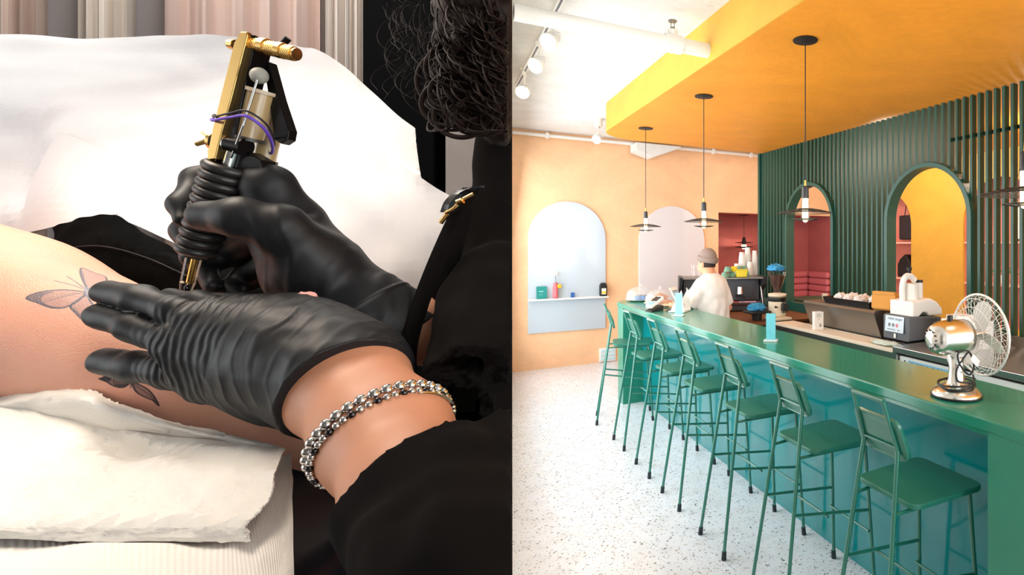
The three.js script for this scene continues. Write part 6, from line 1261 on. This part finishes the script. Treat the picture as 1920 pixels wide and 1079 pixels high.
  part(o, 'needle_tip', [rodP([364, 480, D - 0.003], [352, 530, D - 0.003], 17, 15.5, 24), rodP([352, 530, D - 0.003], [343, 566, D - 0.003], 15.5, 8, 24)], clearM, 'clear plastic needle tip');
  part(o, 'inner_tube', [rodP([367, 478, D - 0.003], [355, 530, D - 0.003], 7, 7, 16)], brass);
  part(o, 'needle', [rodP([355, 530, D - 0.003], [341, 571, D - 0.003], 3, 1.2)], steelM);
  part(o, 'ink', [rodP([347, 552, D - 0.003], [342, 569, D - 0.003], 9, 6, 14), new THREE.SphereGeometry(0.0028, 10, 8).scale(0.7, 1.2, 0.7).translate(...L(350, 541, D - 0.010).toArray())], M(srgb(14, 12, 14), { roughness: 0.2 }));
  rebase(o, L(343, 570, D));
}
solo('cotton_scrap', 'tiny pink and white scrap lying on the glove back', 'scrap', [crumple(0.018, 0.009, 0.012, 55, 20)], M(srgb(236, 170, 160), { roughness: 0.9 })).position.copy(L(572, 566, 0.452));
// ---- treatment lamp of the booth, then an added fill panel
{
  const o = thing('treatment_lamp', 'square white treatment lamp above the bench', 'lamp', [0, 0, 0]);
  const c = L(-60, -480, 0.44), aim = L(330, 800, 0.44), dir = aim.clone().sub(c).normalize();
  const m = new THREE.Matrix4().lookAt(c, aim, V(0, 1, 0)), q = new THREE.Quaternion().setFromRotationMatrix(m);
  const loc = (g) => g.applyQuaternion(q).translate(c.x, c.y, c.z);
  part(o, 'housing', [loc(rb(0.3, 0.2, 0.03, 0.01, 0, 0, 0.02))], mat.whitePlastic);
  part(o, 'lamp_panel', [loc(bx(0.27, 0.17, 0.004, 0, 0, 0.002))], new THREE.MeshStandardMaterial({ color: srgb(255, 250, 240), emissive: new THREE.Color().setRGB(1, 0.9, 0.78), emissiveIntensity: 3 }));
  const top = V(c.x - 0.1, CEIL - 0.002, c.z + 0.1);
  part(o, 'arm', [tube([c.clone().addScaledVector(dir, -0.04), c.clone().addScaledVector(dir, -0.2).add(V(0, 0.1, 0)), top.clone().add(V(0, -0.3, 0)), top], 0.012, 30, 8)], mat.steelDull);
  const l = new THREE.RectAreaLight(new THREE.Color().setRGB(1, 0.86, 0.72), 17, 0.27, 0.17); l.name = 'treatment_lamp_light'; l.position.copy(c).addScaledVector(dir, 0.012); l.lookAt(aim); scene.add(l);
  rebase(o, top);
}

{
  const o = thing('added_fill_panel', 'added flat white panel brightening the back of the booth', 'ceiling lamp', [-0.44, CEIL, -1.65]);  // added fill light that brightens the curtains and back wall
  part(o, 'housing', [bx(1.24, 0.03, 0.34, 0, -0.016, 0)], mat.whitePlastic);
  part(o, 'lamp_panel', [bx(1.2, 0.006, 0.3, 0, -0.034, 0)], new THREE.MeshStandardMaterial({ color: srgb(255, 252, 246), emissive: new THREE.Color().setRGB(1, 0.95, 0.88), emissiveIntensity: 3 }));
  const l = new THREE.RectAreaLight(new THREE.Color().setRGB(1, 0.95, 0.88), 15, 1.2, 0.3); l.name = 'added_fill_light'; l.position.set(-0.44, CEIL - 0.045, -1.65); l.lookAt(-0.44, 0, -1.65); scene.add(l);
}
scene.traverse((o) => { if (o.isMesh) { o.castShadow = true; o.receiveShadow = true; } });
renderer.render(scene, camera);
